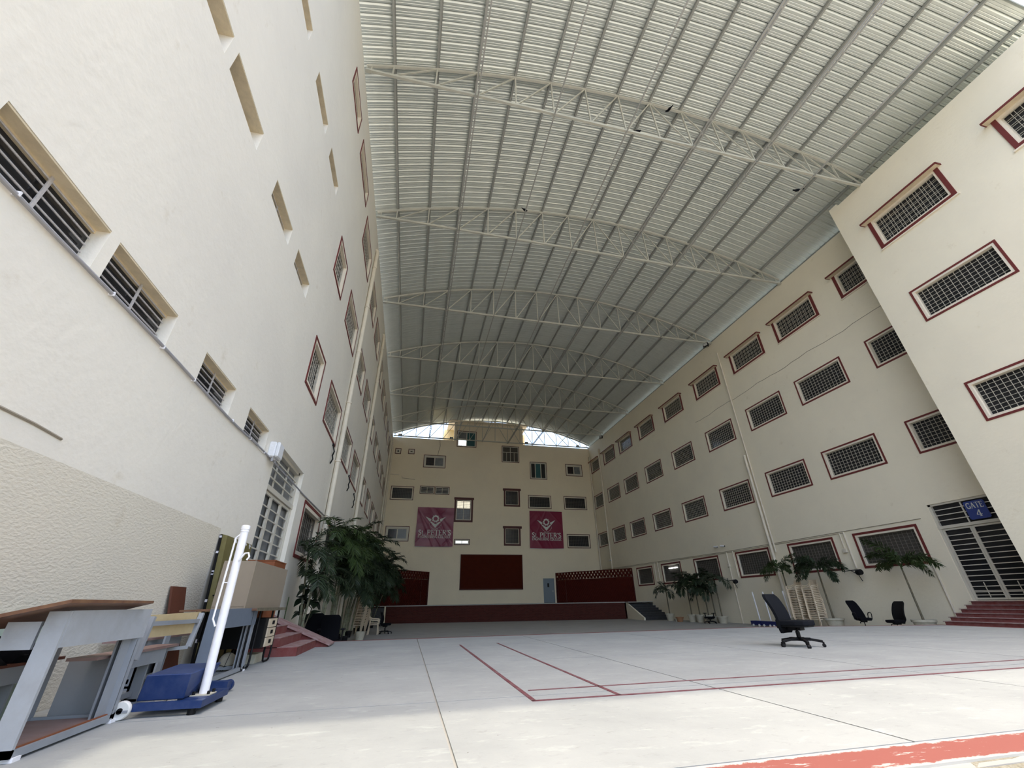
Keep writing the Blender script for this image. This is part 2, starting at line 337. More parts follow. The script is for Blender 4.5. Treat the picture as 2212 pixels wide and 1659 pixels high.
# ------------------------------------------------------------------ walls with openings
def wall_mesh(plane, sgn, a0, a1, z0, z1, holes, depth, thick, zsplit=None, cuts=((), ()), solid=None):
    """plane: ('x', X) or ('y', Y); sgn = direction of the room side normal. holes: (a0,a1,z0,z1)"""
    ax, c = plane
    A = sorted({a0, a1, *[h[0] for h in holes], *[h[1] for h in holes], *([zsplit[0]] if zsplit else [])}); Z = sorted({z0, z1, *[h[2] for h in holes], *[h[3] for h in holes], *([zsplit[1]] if zsplit else [])})
    A = sorted(set(A) | set(cuts[0])); Z = sorted(set(Z) | set(cuts[1]))
    A = [a for a in A if a0 <= a <= a1]; Z = [z for z in Z if z0 <= z <= z1]
    mb = MB()
    def P(a, z, d=0):
        return (c - sgn*d, a, z) if ax == 'x' else (a, c - sgn*d, z)
    for i in range(len(A)-1):
        for j in range(len(Z)-1):
            am, zm = (A[i]+A[i+1])/2, (Z[j]+Z[j+1])/2
            if any(h[0] < am < h[1] and h[2] < zm < h[3] for h in holes): continue
            if solid and not solid(am, zm): continue
            mi = 1 if (zsplit and am < zsplit[0] and zm < zsplit[1]) else 0
            mb.add([P(A[i],Z[j]),P(A[i+1],Z[j]),P(A[i+1],Z[j+1]),P(A[i],Z[j+1])], [(0,1,2,3)], mi)
    for h in holes:
        q = [(h[0],h[2]),(h[1],h[2]),(h[1],h[3]),(h[0],h[3])]
        for k in range(4):
            p1, p2 = q[k], q[(k+1) % 4]
            mb.add([P(*p1),P(*p2),P(*p2,depth),P(*p1,depth)], [(0,1,2,3)], (2 if zsplit else 1) if len(h) > 4 and k == 2 else 0)
    t = thick
    if solid: return mb
    mb.add([P(a0,z0,t),P(a1,z0,t),P(a1,z1,t),P(a0,z1,t)], [(0,1,2,3)])
    mb.add([P(a0,z1),P(a1,z1),P(a1,z1,t),P(a0,z1,t)], [(0,1,2,3)])
    mb.add([P(a0,z0),P(a0,z1),P(a0,z1,t),P(a0,z0,t)], [(0,1,2,3)])
    mb.add([P(a1,z0),P(a1,z1),P(a1,z1,t),P(a1,z0,t)], [(0,1,2,3)])
    return mb

def lpoint(plane, sgn):
    """returns P(a, z, d): d>0 into the wall, d<0 out into the yard"""
    ax, c = plane
    return (lambda a, z, d=0: (c - sgn*d, a, z)) if ax == 'x' else (lambda a, z, d=0: (a, c - sgn*d, z))
def wbox(mb, P, a0, a1, z0, z1, d0, d1, mi=0):
    p, q = P(a0, z0, d0), P(a1, z1, d1)
    return mb.box(min(p[0],q[0]), max(p[0],q[0]), min(p[1],q[1]), max(p[1],q[1]), min(p[2],q[2]), max(p[2],q[2]), mi)
def ring(mb, P, a0, a1, z0, z1, t, d0, d1, mi=0):
    wbox(mb,P,a0,a1,z0,z0+t,d0,d1,mi); wbox(mb,P,a0,a1,z1-t,z1,d0,d1,mi)
    wbox(mb,P,a0,a0+t,z0+t,z1-t,d0,d1,mi); wbox(mb,P,a1-t,a1,z0+t,z1-t,d0,d1,mi)

def new_window(label):
    WN[0] += 1
    o = link('window_%d' % WN[0], None); o['kind'] = 'structure'; o['label'] = label; o.empty_display_size = .1
    return o

def grille_mb(P, a0, a1, z0, z1, na, nz, d, t=.0125, double=False):
    mb = MB()
    for i in range(1, na):
        a = a0 + (a1-a0)*i/na
        if double:
            for s in (-.045, .045): wbox(mb,P,a+s-t/2,a+s+t/2,z0,z1,d-t/2,d+t/2)
        else: wbox(mb,P,a-t/2,a+t/2,z0,z1,d-t/2,d+t/2)
    for i in range(1, nz):
        z = z0 + (z1-z0)*i/nz
        if double:
            for s in (-.035, .035): wbox(mb,P,a0,a1,z+s-t/2,z+s+t/2,d+t/2,d+t*1.5)
        else: wbox(mb,P,a0,a1,z-t/2,z+t/2,d+t/2,d+t*1.5)
    ring(mb,P,a0,a1,z0,z1,.03,d-.015,d+.03)
    return mb

def win_grille(plane, sgn, a0, a1, z0, z1, label, trim=.07, depth=.16, hood=False, na=12, nz=7, double=False, pane='pane', trim_mat='maroon', inner=.07, gm=None):
    """outer rectangle a0..a1, z0..z1 of the painted band; returns the hole rectangle"""
    P = lpoint(plane, sgn); W = new_window(label)
    h = (a0+trim, a1-trim, z0+trim, z1-(0 if hood else trim))
    mb = MB()
    if hood:
        wbox(mb,P,a0,h[0],z0,z1,-.035,.0); wbox(mb,P,h[1],a1,z0,z1,-.035,.0); wbox(mb,P,h[0],h[1],z0,h[2],-.035,.0)
    else: ring(mb,P,a0,a1,z0,z1,trim,-.02,0)
    obj('frame', mb, trim_mat, W)
    if hood:
        mb = MB(); wbox(mb,P,a0-.1,a1+.1,z1,z1+.05,-.26,0); obj('hood', mb, 'soffit', W)
        mb = MB(); wbox(mb,P,a0-.12,a1+.12,z1-.01,z1+.06,-.285,-.26); wbox(mb,P,a0-.13,a0-.1,z1-.01,z1+.06,-.26,0); wbox(mb,P,a1+.1,a1+.13,z1-.01,z1+.06,-.26,0); obj('hood_edge', mb, 'maroon', W)
        mb = MB(); wbox(mb,P,a0-.05,a1+.05,z0-.045,z0,-.06,0); obj('sill', mb, 'reveal_white', W)
    mb = MB(); ring(mb,P,h[0],h[1],h[2],h[3],inner,-.012,depth-.01); obj('surround', mb, 'reveal_white', W)
    b = (h[0]+inner, h[1]-inner, h[2]+inner, h[3]-inner)
    obj('grille', grille_mb(P, b[0], b[1], b[2], b[3], na, nz, depth*.55, double=double), gm or ('grille_dim' if pane == 'pane_mesh' else 'grille'), W)
    mb = MB(); wbox(mb,P,b[0]-.02,b[1]+.02,b[2]-.02,b[3]+.02,depth-.02,depth); obj('pane', mb, pane, W)
    return h

# openings collected first, wall built after
HL, HR, HBK, HBL = [], [], [], []
PLx, PRx, PBx, PYb = ('x', XL), ('x', XR), ('x', XB), ('y', YB)

# right long wall
cols_r = [(8.95,11.42),(12.65,15.3),(16.28,18.92),(20.2,22.83),(24.4,27.0),(28.57,31.15),(32.5,35.1),(36.1,38.75),(39.85,42.15)]
for i, (a0, a1) in enumerate(cols_r):
    n = ordn(i)
    HR.append(win_grille(PRx, -1, a0, a1, 13.27, 14.60, f'hooded maroon-trimmed window in the top row of the gate wall, {n} from the near block', trim=.13, hood=True, na=9, nz=5, double=True))
    HR.append(win_grille(PRx, -1, a0, a1, 9.45, 10.84, f'barred window in the second row from the top of the gate wall, {n} from the near block', na=14, nz=8))
    HR.append(win_grille(PRx, -1, a0, a1, 5.61, 6.96, f'barred window in the third row from the top of the gate wall, {n} from the near block', na=14, nz=8))
    if 1 <= i <= 6:
        lit = i == 5
        HR.append(win_grille(PRx, -1, a0, a1, 1.81, 3.21, f'ground floor window behind wire mesh in the gate wall, {n} from the near block', na=13, nz=9, pane='pane_mesh', trim=.09, depth=.16))
        if lit:
            mb = MB(); mb.tube([(XR+.1, 29.2, 2.85), (XR+.1, 30.3, 2.85)], .03, 8)
            tag(obj('tube_light', mb, 'tube'), 'lit white tube light seen in a ground floor window behind the palms', 'light')
# near block on the right
for j, (a0, a1) in enumerate([(-2.3, .5), (1.5, 4.16), (5.75, 8.38)]):
    n = ['hidden nearest', 'nearer', 'farther'][j]
    if j == 0: continue
    HBL.append(win_grille(PBx, -1, a0, a1, 13.1, 14.53, f'hooded maroon-trimmed window at the top of the projecting block, {n} column', trim=.13, hood=True, na=9, nz=5, double=True))
    HBL.append(win_grille(PBx, -1, a0, a1, 9.50, 10.87, f'barred window in the middle row of the projecting block, {n} column', na=14, nz=8))
    HBL.append(win_grille(PBx, -1, a0, a1, 5.60, 6.98, f'barred window in the lowest visible row of the projecting block, {n} column', na=14, nz=8))

# left wall: plain slots with horizontal bars
def win_slot(a0, a1, z0, z1, label, nb=5, d=.145):
    P = lpoint(PLx, 1); W = new_window(label)
    mb = MB(); wbox(mb,P,a0,a1,z1-.02,z1-.004,0.004,d); wbox(mb,P,a0,a1,z1-.055,z1-.02,d-.03,d); obj('soffit', mb, 'soffit', W)
    for i in range(nb):
        z = z0 + (z1-z0)*(i+.8)/(nb+.4)
        mb = MB(); mb.tube([P(a0+.02, z, d-.03), P(a1-.02, z, d-.03)], .0085, 6); obj('bar', mb, 'bar_grey', W, True)
    am = a0 + (a1-a0)*.52
    mb = MB(); wbox(mb,P,am-.014,am+.014,z0,z1-.02,d-.045,d-.035); obj('flat_strap', mb, 'bar_grey', W)
    mb = MB(); wbox(mb,P,a0-.02,a1+.02,z0-.02,z1+.02,d,d+.02); obj('pane', mb, 'pane', W)
    h = (a0, a1, z0, z1); HL.append(h)
for i, (a0, a1) in enumerate([(0.4,1.6),(2.26,3.40),(3.53,4.68),(5.49,6.61),(7.30,8.43)]):
    if i: win_slot(a0, a1, 3.36, 3.815, f'unframed barred slot window just above the wall conduit, {ordn(i-1)} from the near end')
for i, (a0, a1) in enumerate([(2.26,3.40),(3.58,4.72),(5.55,6.70),(7.22,8.36)]):
    win_slot(a0, a1, 7.08, 7.52, f'unframed slot window in the middle row of the plain near wall, {ordn(i)} from the near end', d=.25 if i < 2 else .18)
for i, (a0, a1) in enumerate([(3.6,4.78),(5.53,6.70),(7.28,8.44)]):
    win_slot(a0, a1, 10.78, 11.19, f'unframed slot window high on the plain near wall, {ordn(i)} from the near end', d=.2)
for i, (a0, a1) in enumerate([(7.24,8.81),(9.49,11.70)]):
    HL.append(win_grille(PLx, 1, a0, a1, 14.32, 15.12, f'wide dark window under the eaves of the plain wall, {ordn(i)} from the near end', trim=.06, na=6, nz=2))
cols_l = [(12.27,14.69),(15.85,18.15),(19.0,21.45),(22.5,25.0),(26.2,28.7),(29.9,32.4),(33.6,36.1),(37.3,39.8)]
for zr, nm in (((13.16,14.53),'top'),((9.33,10.70),'upper middle'),((5.63,7.03),'lower middle')):
    cl = ([(9.78,11.20)] if nm != 'top' else []) + cols_l
    for i, (a0, a1) in enumerate(cl):
        HL.append(win_grille(PLx, 1, a0, a1, zr[0], zr[1], f'maroon-trimmed barred window in the {nm} row beside the cream drain pipes, {ordn(i)} from the near end', na=12 if a1-a0 > 2 else 7, nz=7))
for i, (a0, a1) in enumerate(cols_l):
    HL.append(win_grille(PLx, 1, a0, a1, 1.87, 3.31, f'ground floor mesh window behind the tall palms, {ordn(i)} from the white louvred door', na=9, nz=6, pane='pane_mesh', trim=.08, inner=.09, depth=.22))

# back wall
def win_back(a0, a1, z0, z1, label, kind):
    P = lpoint(PYb, -1)
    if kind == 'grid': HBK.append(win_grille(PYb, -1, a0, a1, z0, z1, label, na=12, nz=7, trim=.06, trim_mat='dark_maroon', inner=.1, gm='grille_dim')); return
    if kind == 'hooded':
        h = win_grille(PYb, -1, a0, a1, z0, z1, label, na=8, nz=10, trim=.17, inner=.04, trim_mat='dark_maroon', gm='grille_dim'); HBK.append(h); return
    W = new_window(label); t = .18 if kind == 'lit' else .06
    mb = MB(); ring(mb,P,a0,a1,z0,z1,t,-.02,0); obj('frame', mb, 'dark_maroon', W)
    h = (a0+t, a1-t, z0+t, z1-t); HBK.append(h)
    s = .16 if kind in ('slide', 'small') else .07
    mb = MB(); ring(mb,P,h[0],h[1],h[2],h[3],s,-.01,.12); obj('surround', mb, 'white_metal', W)
    b = (h[0]+s, h[1]-s, h[2]+s, h[3]-s)
    if kind == 'slide':
        am = (b[0]+b[1])/2
        for q, pm in (((b[0],am), 'pane'), ((am,b[1]), 'pane_grey')):
            mb = MB(); ring(mb,P,q[0],q[1],b[2],b[3],.045,.05,.08); s_ = obj('sash', mb, 'white_metal', W)
            mb = MB(); wbox(mb,P,q[0]+.04,q[1]-.04,b[2]+.04,b[3]-.04,.08,.1); obj('pane', mb, pm, s_)
        obj('grille', grille_mb(P, b[0], am, b[2], b[3], 6, 3, .07), 'dark_maroon', W)
    elif kind == 'grid4':
        mb = MB(); zm = b[2]+(b[3]-b[2])*.64
        wbox(mb,P,b[0],b[1],zm-.03,zm+.03,.03,.08); am = (b[0]+b[1])/2
        wbox(mb,P,am-.03,am+.03,zm,b[3],.03,.08)
        for k in (1,2,3): wbox(mb,P,b[0]+(b[1]-b[0])*k/4-.02,b[0]+(b[1]-b[0])*k/4+.02,b[2],zm,.03,.08)
        obj('sash', mb, 'white_metal', W)
        mb = MB(); wbox(mb,P,b[0]-.02,b[1]+.02,b[2]-.02,b[3]+.02,.1,.12); obj('pane', mb, 'pane_mesh', W)
    elif kind == 'teal':
        for q, pm in (((b[0],b[0]+(b[1]-b[0])*.3), 'pane'), ((b[0]+(b[1]-b[0])*.3,b[0]+(b[1]-b[0])*.68), 'pane_teal'), ((b[0]+(b[1]-b[0])*.68,b[1]), 'pane')):
            mb = MB(); ring(mb,P,q[0],q[1],b[2],b[3],.04,.05,.08); s_ = obj('sash', mb, 'white_metal', W)
            mb = MB(); wbox(mb,P,q[0]+.03,q[1]-.03,b[2]+.03,b[3]-.03,.08,.1); obj('pane', mb, pm, s_)
    elif kind == 'half':
        am = (b[0]+b[1])/2; zm = (b[2]+b[3])/2
        for q, zz, pm in (((b[0],am),(b[2],zm),'pane_lit_blue'), ((b[0],am),(zm,b[3]),'pane_grey'), ((am,b[1]),(b[2],b[3]),'pane_teal')):
            mb = MB(); ring(mb,P,q[0],q[1],zz[0],zz[1],.04,.05,.08); s_ = obj('sash', mb, 'white_metal', W)
            mb = MB(); wbox(mb,P,q[0]+.03,q[1]-.03,zz[0]+.03,zz[1]-.03,.08,.1); obj('pane', mb, pm, s_)
        obj('grille', grille_mb(P, b[0], am, b[2], zm, 5, 3, .04), 'white_metal', W)
    elif kind == 'lit2':
        am = (b[0]+b[1])/2
        for q in ((b[0],am), (am,b[1])):
            mb = MB(); ring(mb,P,q[0],q[1],b[2],b[3],.03,.05,.08); s_ = obj('sash', mb, 'white_metal', W)
            mb = MB(); wbox(mb,P,q[0]+.02,q[1]-.02,b[2]+.02,b[3]-.02,.08,.1); obj('pane', mb, 'pane_lit_blue', s_)
    elif kind == 'vent':
        am = (b[0]+b[1])/2
        mb = MB(); wbox(mb,P,am-.02,am+.02,b[2],b[3],.03,.09)
        for k in range(1,4):
            z = b[2]+(b[3]-b[2])*k/4; wbox(mb,P,b[0],b[1],z-.012,z+.012,.03,.06)
        obj('grille', mb, 'white_metal', W)
        mb = MB(); wbox(mb,P,b[0]-.02,b[1]+.02,b[2]-.02,b[3]+.02,.1,.12); obj('pane', mb, 'pane', W)
    elif kind == 'small':
        mb = MB(); wbox(mb,P,b[0]-.02,b[1]+.02,b[2]-.02,b[3]+.02,.1,.12); obj('pane', mb, 'pane', W)
    elif kind == 'lit':
        am = (b[0]+b[1])/2; zm = b[2]+(b[3]-b[2])*.58
        for q in ((b[0],am), (am,b[1])):
            for zz, pm in (((b[2],zm),'pane_grey'), ((zm,b[3]),'pane_lit')):
                mb = MB(); ring(mb,P,q[0],q[1],zz[0],zz[1],.04,.05,.08); s_ = obj('sash', mb, 'white_metal', W)
                mb = MB(); wbox(mb,P,q[0]+.03,q[1]-.03,zz[0]+.03,zz[1]-.03,.08,.1); obj('pane', mb, pm, s_)
        obj('grille', grille_mb(P, b[0], b[1], b[2], b[3], 10, 11, .03, t=.012), 'dark_maroon', W)
win_back(-2.58,-1.98,14.49,15.1,'small square vent window at the far corner under the eaves','small')
win_back(-1.26,-0.61,14.55,15.09,'small square vent window beside a sliding window under the eaves','small')
win_back(.37,2.66,13.2,14.56,'white-framed sliding window with a thin wire rising from it','slide')
win_back(3.72,5.85,15.65,17.5,'half-teal window of the roof-top stair tower behind the end truss','half')
win_back(8.67,10.62,14.2,16.07,'pale six-light window below the stair tower','grid4')
win_back(11.8,13.72,12.5,14.41,'narrow window with a teal shutter in its middle','teal')
win_back(15.91,17.88,13.03,14.37,'sliding window with a bright reflection, on the end wall near the gate side','slide')
win_back(-2.54,-.31,9.83,11.18,'barred window above the two-part sliding window, beside the corner pipes','grid')
win_back(.26,1.71,10.5,11.3,'small louvred vent window, nearer the corner pipes of the pair','vent')
win_back(1.76,3.22,10.48,11.28,'small louvred vent window, nearer the maroon windows of the pair','vent')
win_back(11.48,14.01,9.4,10.77,'barred window directly above the dark maroon banner','grid')
win_back(15.44,18.02,9.4,10.79,'barred window above another one, beside the gate-side corner','grid')
win_back(15.49,18.01,5.57,6.92,'barred window beside the dark maroon banner, lowest near the corner','grid')
win_back(-2.59,-.37,6.0,7.37,'two-part sliding window beside the faded banner','slide')
win_back(3.94,5.45,5.74,6.29,'low wide daylit window under the maroon window by the faded banner','lit2')
win_back(3.8,5.68,7.87,10.2,'tall maroon-framed daylit window touching the faded banner','lit')
win_back(8.87,10.6,9.52,11.32,'upper maroon-framed window in the middle of the end wall','hooded')
win_back(8.85,10.58,5.72,7.53,'lower maroon-framed window in the middle of the end wall','hooded')
for a0, a1, z1, h_ in ((8.78,10.69,11.34,0),(8.76,10.7,7.55,0),(3.75,5.75,10.24,0)):
    mb = MB(); P = lpoint(PYb,-1); wbox(mb,P,a0,a1,z1-.2,z1+.02,-.1,0)
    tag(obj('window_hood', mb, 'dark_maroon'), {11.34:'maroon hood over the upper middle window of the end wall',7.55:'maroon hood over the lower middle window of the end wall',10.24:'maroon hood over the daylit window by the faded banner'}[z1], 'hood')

# big gates as openings
DL = (9.15, 11.60, .45, 3.83)      # white louvred door, left wall
DG = (10.05, 12.03, .58, 3.78)     # gate in the right wall
DB = (12.72, 13.84, .70, 2.79)     # grey door on the stage
HL.append(DL); HR.append(DG); HBK.append(DB)

o = obj('wall_left', wall_mesh(PLx, 1, -4.5, YB+.3, LOW-.3, WT-.15, HL, .32, .36, zsplit=(7.6, 1.85)), ['plaster_left', 'plaster_rough'], recalc=False); tag(o, 'tall cream plaster wall with slot windows and drain pipes, rough rendered at its foot', kind='structure')
o = obj('wall_right', wall_mesh(PRx, -1, 9.3, YB+.3, LOW-.3, WT, HR, .32, .36), ['plaster'], recalc=False); tag(o, 'long cream plaster wall with rows of maroon-trimmed windows and the gate', kind='structure')
o = obj('wall_front', wall_mesh(PBx, -1, -4.5, 9.37, LOW-.3, WT-.02, HBL, .32, .36), ['plaster'], recalc=False); tag(o, 'projecting cream block nearest the camera on the gate side', kind='structure')
mb = MB().box(XB+.37, XR+.3, 9.2, 9.37, LOW-.3, WT-.02); mb.box(XB+.01, XB+.45, 9.0, 9.372, WT-.02, WT+.12); mb.box(XB+.02,XR+.3,-4.5,9.36,WT-.03,WT-.01)
o = obj('wall_return', mb, 'plaster'); tag(o, 'return face of the projecting block', kind='structure')
TW = (3.4, 11.1, 16.32, 18.46)     # stair tower rising above the end wall
mb = wall_mesh(PYb, -1, XL-.3, XR+.3, LOW-.3, TW[3], HBK, .32, .36, cuts=((TW[0], TW[1]), (TW[2],)), solid=lambda a, z: z < TW[2] or TW[0] < a < TW[1])
mb.box(XL-.3, XR+.3, YB+.33, YB+.36, LOW-.3, TW[2]); mb.box(TW[0], TW[1], YB+.33, YB+.36, TW[2], TW[3])
for a0, a1, z in ((XL-.3, TW[0], TW[2]), (TW[1], XR+.3, TW[2]), (TW[0], TW[1], TW[3])): mb.box(a0, a1, YB, YB+.36, z-.002, z)
for a in (TW[0], TW[1]): mb.box(a-.002, a, YB, YB+.36, TW[2], TW[3])
o = obj('wall_back', mb, ['plaster_back'], recalc=False); tag(o, 'buff end wall behind the stage with banners and mixed windows', kind='structure')
mb = MB().box(2.74, 11.64, YB-.35, YB+3.4, 18.46, 18.62)
o = obj('trim_1', mb, 'plaster_back'); tag(o, 'flat roof slab of the stair tower', kind='structure')
mb = MB().box(2.45, 11.95, YB+2.4, YB+6, 15, 18.46)
o = obj('wall_tower', mb, 'yellow_plaster'); tag(o, 'sunlit yellow wall set back behind the stair tower', kind='structure')

# ------------------------------------------------------------------ ground, court, strip
mb = MB().box(-60, 60, -60, 60, LOW-.35, LOW-.05)
tag(obj('ground', mb, 'ground'), 'dusty ground round the buildings', kind='structure')
court = [(XL, 2.13), (XB, 2.13), (XB, 8.3), (15.05, 8.7), (15.1, 10.6), (10.2, 12.2), (XL, 12.2)]
fl = obj('floor', MB().prism(court, 'z', LOW-.2, -.012), 'strip'); tag(fl, 'raised concrete court of large square slabs with red court lines', kind='structure')
mb = MB().box(XL, XR, 8.0, YB, LOW-.2, LOW)
tag(obj('floor_strip', mb, 'strip'), 'lower grey cement strip round the raised court', kind='structure')
mb = MB().prism([(15.05,8.7),(15.1,10.6),(10.2,12.2),(XL,12.2),(XL,12.1),(10.18,12.1),(15.0,10.53),(14.95,8.7)], 'z', -.3, .004)
obj('painted_edge', mb, 'red_step', fl)
gx = [XL, -2.28, .33, 2.96, 5.6, 8.2, 10.8, 13.4, 17.45]; gy = [2.49, 4.47, 7.05, 9.63, 12.1]
slabs = {}
g = .009
for i in range(len(gx)-1):
    for j in range(len(gy)-1):
        x0, x1, y0, y1 = gx[i]+g, gx[i+1]-g, gy[j]+g, gy[j+1]-g
        if x0 > 10.1 and y1 > 10: 
            if x0 > 13: poly = [(x0,y0),(14.95,y0),(14.97,10.5),(x0, 12.1-(x0-10.15)*.325)] if j == 3 else None
            else: poly = [(x0,y0),(x1,y0),(x1, 12.1-(x1-10.15)*.325),(x0, 12.1-(x0-10.15)*.325)]
        elif x0 > 13: poly = [(x0,y0),(x1 if y0 < 7 else 14.95,y0),(x1 if y0 < 7 else 14.95, y1),(x0,y1)]
        else: poly = [(x0,y0),(x1,y0),(x1,y1),(x0,y1)]
        if poly: obj('concrete_slab', MB().prism(poly, 'z', -.012, 0), 'concrete', fl)
zl = .002
def line(x0, y0, x1, y1, w=.042): obj('court_line', MB().bar((x0,y0,zl),(x1,y1,zl),w,.003), 'red_line', fl)
line(1.13,4.25,9.6,4.25); line(1.22,4.72,9.6,4.72,.035); line(1.15,4.25,1.15,9.95); line(1.95,4.25,1.95,10.05,.04)
o = obj('trim_2', MB().box(XL, XB, 2.19, 2.485, LOW, 0.0), 'kerb'); tag(o, 'chipped red-painted kerb along the open edge of the court', kind='structure')
mb = MB()
nx, ny = 90, 40
for j in range(ny+1):
    for i in range(nx+1):
        x = XL + (XB-XL)*i/nx; y = -4 + 6.19*j/ny; mb.v.append((x, y, -.02 + random.uniform(-.012, .012)))
for j in range(ny):
    for i in range(nx):
        a = j*(nx+1)+i; mb.f.append((a,a+1,a+nx+2,a+nx+1)); mb.mi.append(0)
o = obj('floor_asphalt', mb, 'asphalt', recalc=False); tag(o, 'rough gravelly asphalt outside the red kerb', kind='structure')

# ------------------------------------------------------------------ roof
RC, RR = 8.0, 28.72; RZ = 18.95 - RR
def arc_z(x): return RZ + math.sqrt(RR*RR - (x-RC)**2)
Y0, Y1 = 2.05, 42.65
ceil = struct('ceiling', 'barrel-vaulted roof of ribbed metal sheets over the yard')
NS = 36; SW = (Y1-Y0)/NS
prof = []
for k in range(4):
    y = k*SW/4
    q = SW/4
    prof += [(y, .095), (y+.045*q, .095), (y+.05*q, .04), (y+.24*q, 0), (y+.48*q, 0), (y+.52*q, .008), (y+.56*q, 0), (y+.72*q, 0), (y+.76*q, .008), (y+.80*q, 0), (y+.97*q, 0)]
prof.append((SW, .095))
mb = MB(); NA = 30; xa, xb = XL-.35, XR+.35
for k in range(NA+1):
    x = xa + (xb-xa)*k/NA; z = arc_z(x)
    for y, dz in prof: mb.v.append((x, y, z+.06+dz))
npf = len(prof)
for k in range(NA):
    for i in range(npf-1):
        a = k*npf+i; mb.f.append((a, a+1, a+npf+1, a+npf)); mb.mi.append(0)
sheet_me = mb.mesh('roof_sheet', 'sheet', recalc=False)
for i in range(NS): link('roof_sheet', sheet_me, ceil, (0, Y0+i*SW, 0))
px = [-2.08+1.425*i for i in range(15)]
for x in px:
    mb = MB().box(x-.035, x+.035, Y0, Y1-.05, arc_z(x)-.07, arc_z(x)+.05); mb.box(x-.035, x+.06, Y0, Y1-.05, arc_z(x)+.04, arc_z(x)+.052)
    obj('purlin', mb, 'purlin', ceil)
BZ = 16.42
for i in (2, 4, 6, 8, 10, 12):
    mb = MB()
    for s in ((-.05, .05) if i in (2, 8, 10) else (0,)): mb.box(px[i]+s-.022, px[i]+s+.022, 2.2, 42.3, BZ-.10, BZ-.055)
    if i in (2, 8, 10):
        y = 2.4
        while y < 42: mb.box(px[i]-.05, px[i]+.05, y, y+.05, BZ-.095, BZ-.06); y += .55
    obj('tie_beam', mb, 'zinc', ceil)
for x in (XL-.3, XR+.3):
    obj('eave_angle', MB().box(x-.05, x+.05, Y0, Y1, arc_z(x)-.02, arc_z(x)+.06), 'purlin', ceil)
obj('edge_flashing', MB().add([(xa+(xb-xa)*k/40, Y0-.02, arc_z(xa+(xb-xa)*k/40)+dz) for k in range(41) for dz in (-.06, .13)], [(2*k,2*k+2,2*k+3,2*k+1) for k in range(40)]), 'steel', ceil, recalc=False)

def truss_mb():
    parts = []
    top = MB(); N = 34
    P_ = [(XL+.02+(XR-XL-.04)*k/N) for k in range(N+1)]
    for k in range(N): top.bar((P_[k],0,arc_z(P_[k])-.13),(P_[k+1],0,arc_z(P_[k+1])-.13), .075, .1)
    bot = MB().box(XL+.02, XR-.02, -.04, .04, BZ-.05, BZ+.05)
    webs = []
    def mem(x0, z0, x1, z1, w=.045): webs.append(MB().bar((x0,0,z0),(x1,0,z1), w, w, up=(0,1,0)))
    for i, x in enumerate(px): mem(x, BZ+.04, x, arc_z(x)-.15, .05)
    for x in (-2.76, 18.65): mem(x, BZ+.04, x, arc_z(x)-.15)
    for i in range(7): mem(px[i]+.03, BZ+.03, px[i+1]-.03, arc_z(px[i+1])-.16)
    for i in range(7, 14): mem(px[i]+.03, arc_z(px[i])-.16, px[i+1]-.03, BZ+.03)
    sh = [MB().box(XL+.005, XL+.2, -.06, .06, BZ-.07, BZ-.045), MB().box(XR-.2, XR-.005, -.06, .06, BZ-.07, BZ-.045)]
    return top, bot, webs, sh
top, bot, webs, sh = truss_mb()
me_t, me_b = top.mesh('top_chord','steel'), bot.mesh('bottom_chord','steel')
me_s = [m_.mesh('shoe_plate','steel') for m_ in sh]
me_w = [w_.mesh('web_member','steel') for w_ in webs]
ys = [7.92, 13.88, 20.05, 26.15, 32.3, 38.1, 42.15]
for k, y in enumerate(ys):
    t = thing('roof_truss', f'pale grey steel bowstring truss under the vault, {ordn(k)} counted from the open front edge' if k < 6 else 'pale grey steel bowstring truss standing against the sky over the end wall', 'truss', (0,y,0), 0, 'steel roof trusses')
    for n_, m_ in (('top_chord',me_t),('bottom_chord',me_b),('shoe_plate',me_s[0]),('shoe_plate',me_s[1])): link(n_, m_, t)
    for m_ in me_w: link('web_member', m_, t)

# ------------------------------------------------------------------ stage
SL, SR = (-1.45, 36.75), (16.75, 33.75)
TOPZ = .68
mb = MB().prism([(SL[0],SL[1]),(SR[0],SR[1]),(SR[0]+.02,35.0),(XR,35.0),(XR,YB),(XL,YB),(XL,37.3),(SL[0],37.3)], 'z', LOW, TOPZ-.06)
st = obj('stage', mb, 'stage_brick'); tag(st, 'brick-clad stage platform along the end wall', 'stage')
mb = MB().prism([(SL[0]-.04,SL[1]-.06),(SR[0]+.03,SR[1]-.06),(SR[0]+.05,33.2),(XR,33.2),(XR,YB),(XL,YB),(XL,36.9),(SL[0]-.04,36.9)], 'z', TOPZ-.06, TOPZ)
obj('stage_top', mb, 'strip', st)
def stairs(name, label, x0t, x0b, x1, yt, yb, n, group):
    t = thing(name, label, 'stairs', (0,0,0), 0, group)
    H = TOPZ-LOW
    for k in range(n):
        f0 = k/n; z1 = TOPZ-.04-H*(k+.6)/n; ya = yt-(yt-yb)*k/n; yb_ = yt-(yt-yb)*(k+1)/n
        x0 = x0t+(x0b-x0t)*(k+.5)/n
        mb = MB().box(min(x0,x1)+.12 if x0 < x1 else x1, x1 if x0 < x1 else x0-.12, yb_-.03, ya, z1-.04, z1); obj('tread', mb, 'slate_step', t)
        mb = MB().box(min(x0,x1)+.14 if x0 < x1 else x1, x1 if x0 < x1 else x0-.14, yb_, ya, LOW, z1-.04); obj('riser', mb, 'slate_step', t)
    s = -1 if x0t < x1 else 1
    V = [(x0t,yt+.02,LOW),(x0t,yt+.02,TOPZ-.02),(x0b,yb,LOW+.16),(x0b,yb,LOW)]
    mb = MB().add(V+[(x-s*.12,y,z) for x,y,z in V], [(0,1,2,3),(7,6,5,4),(0,4,5,1),(1,5,6,2),(2,6,7,3),(3,7,4,0)])
    obj('side_wall', mb, 'plaster', t)
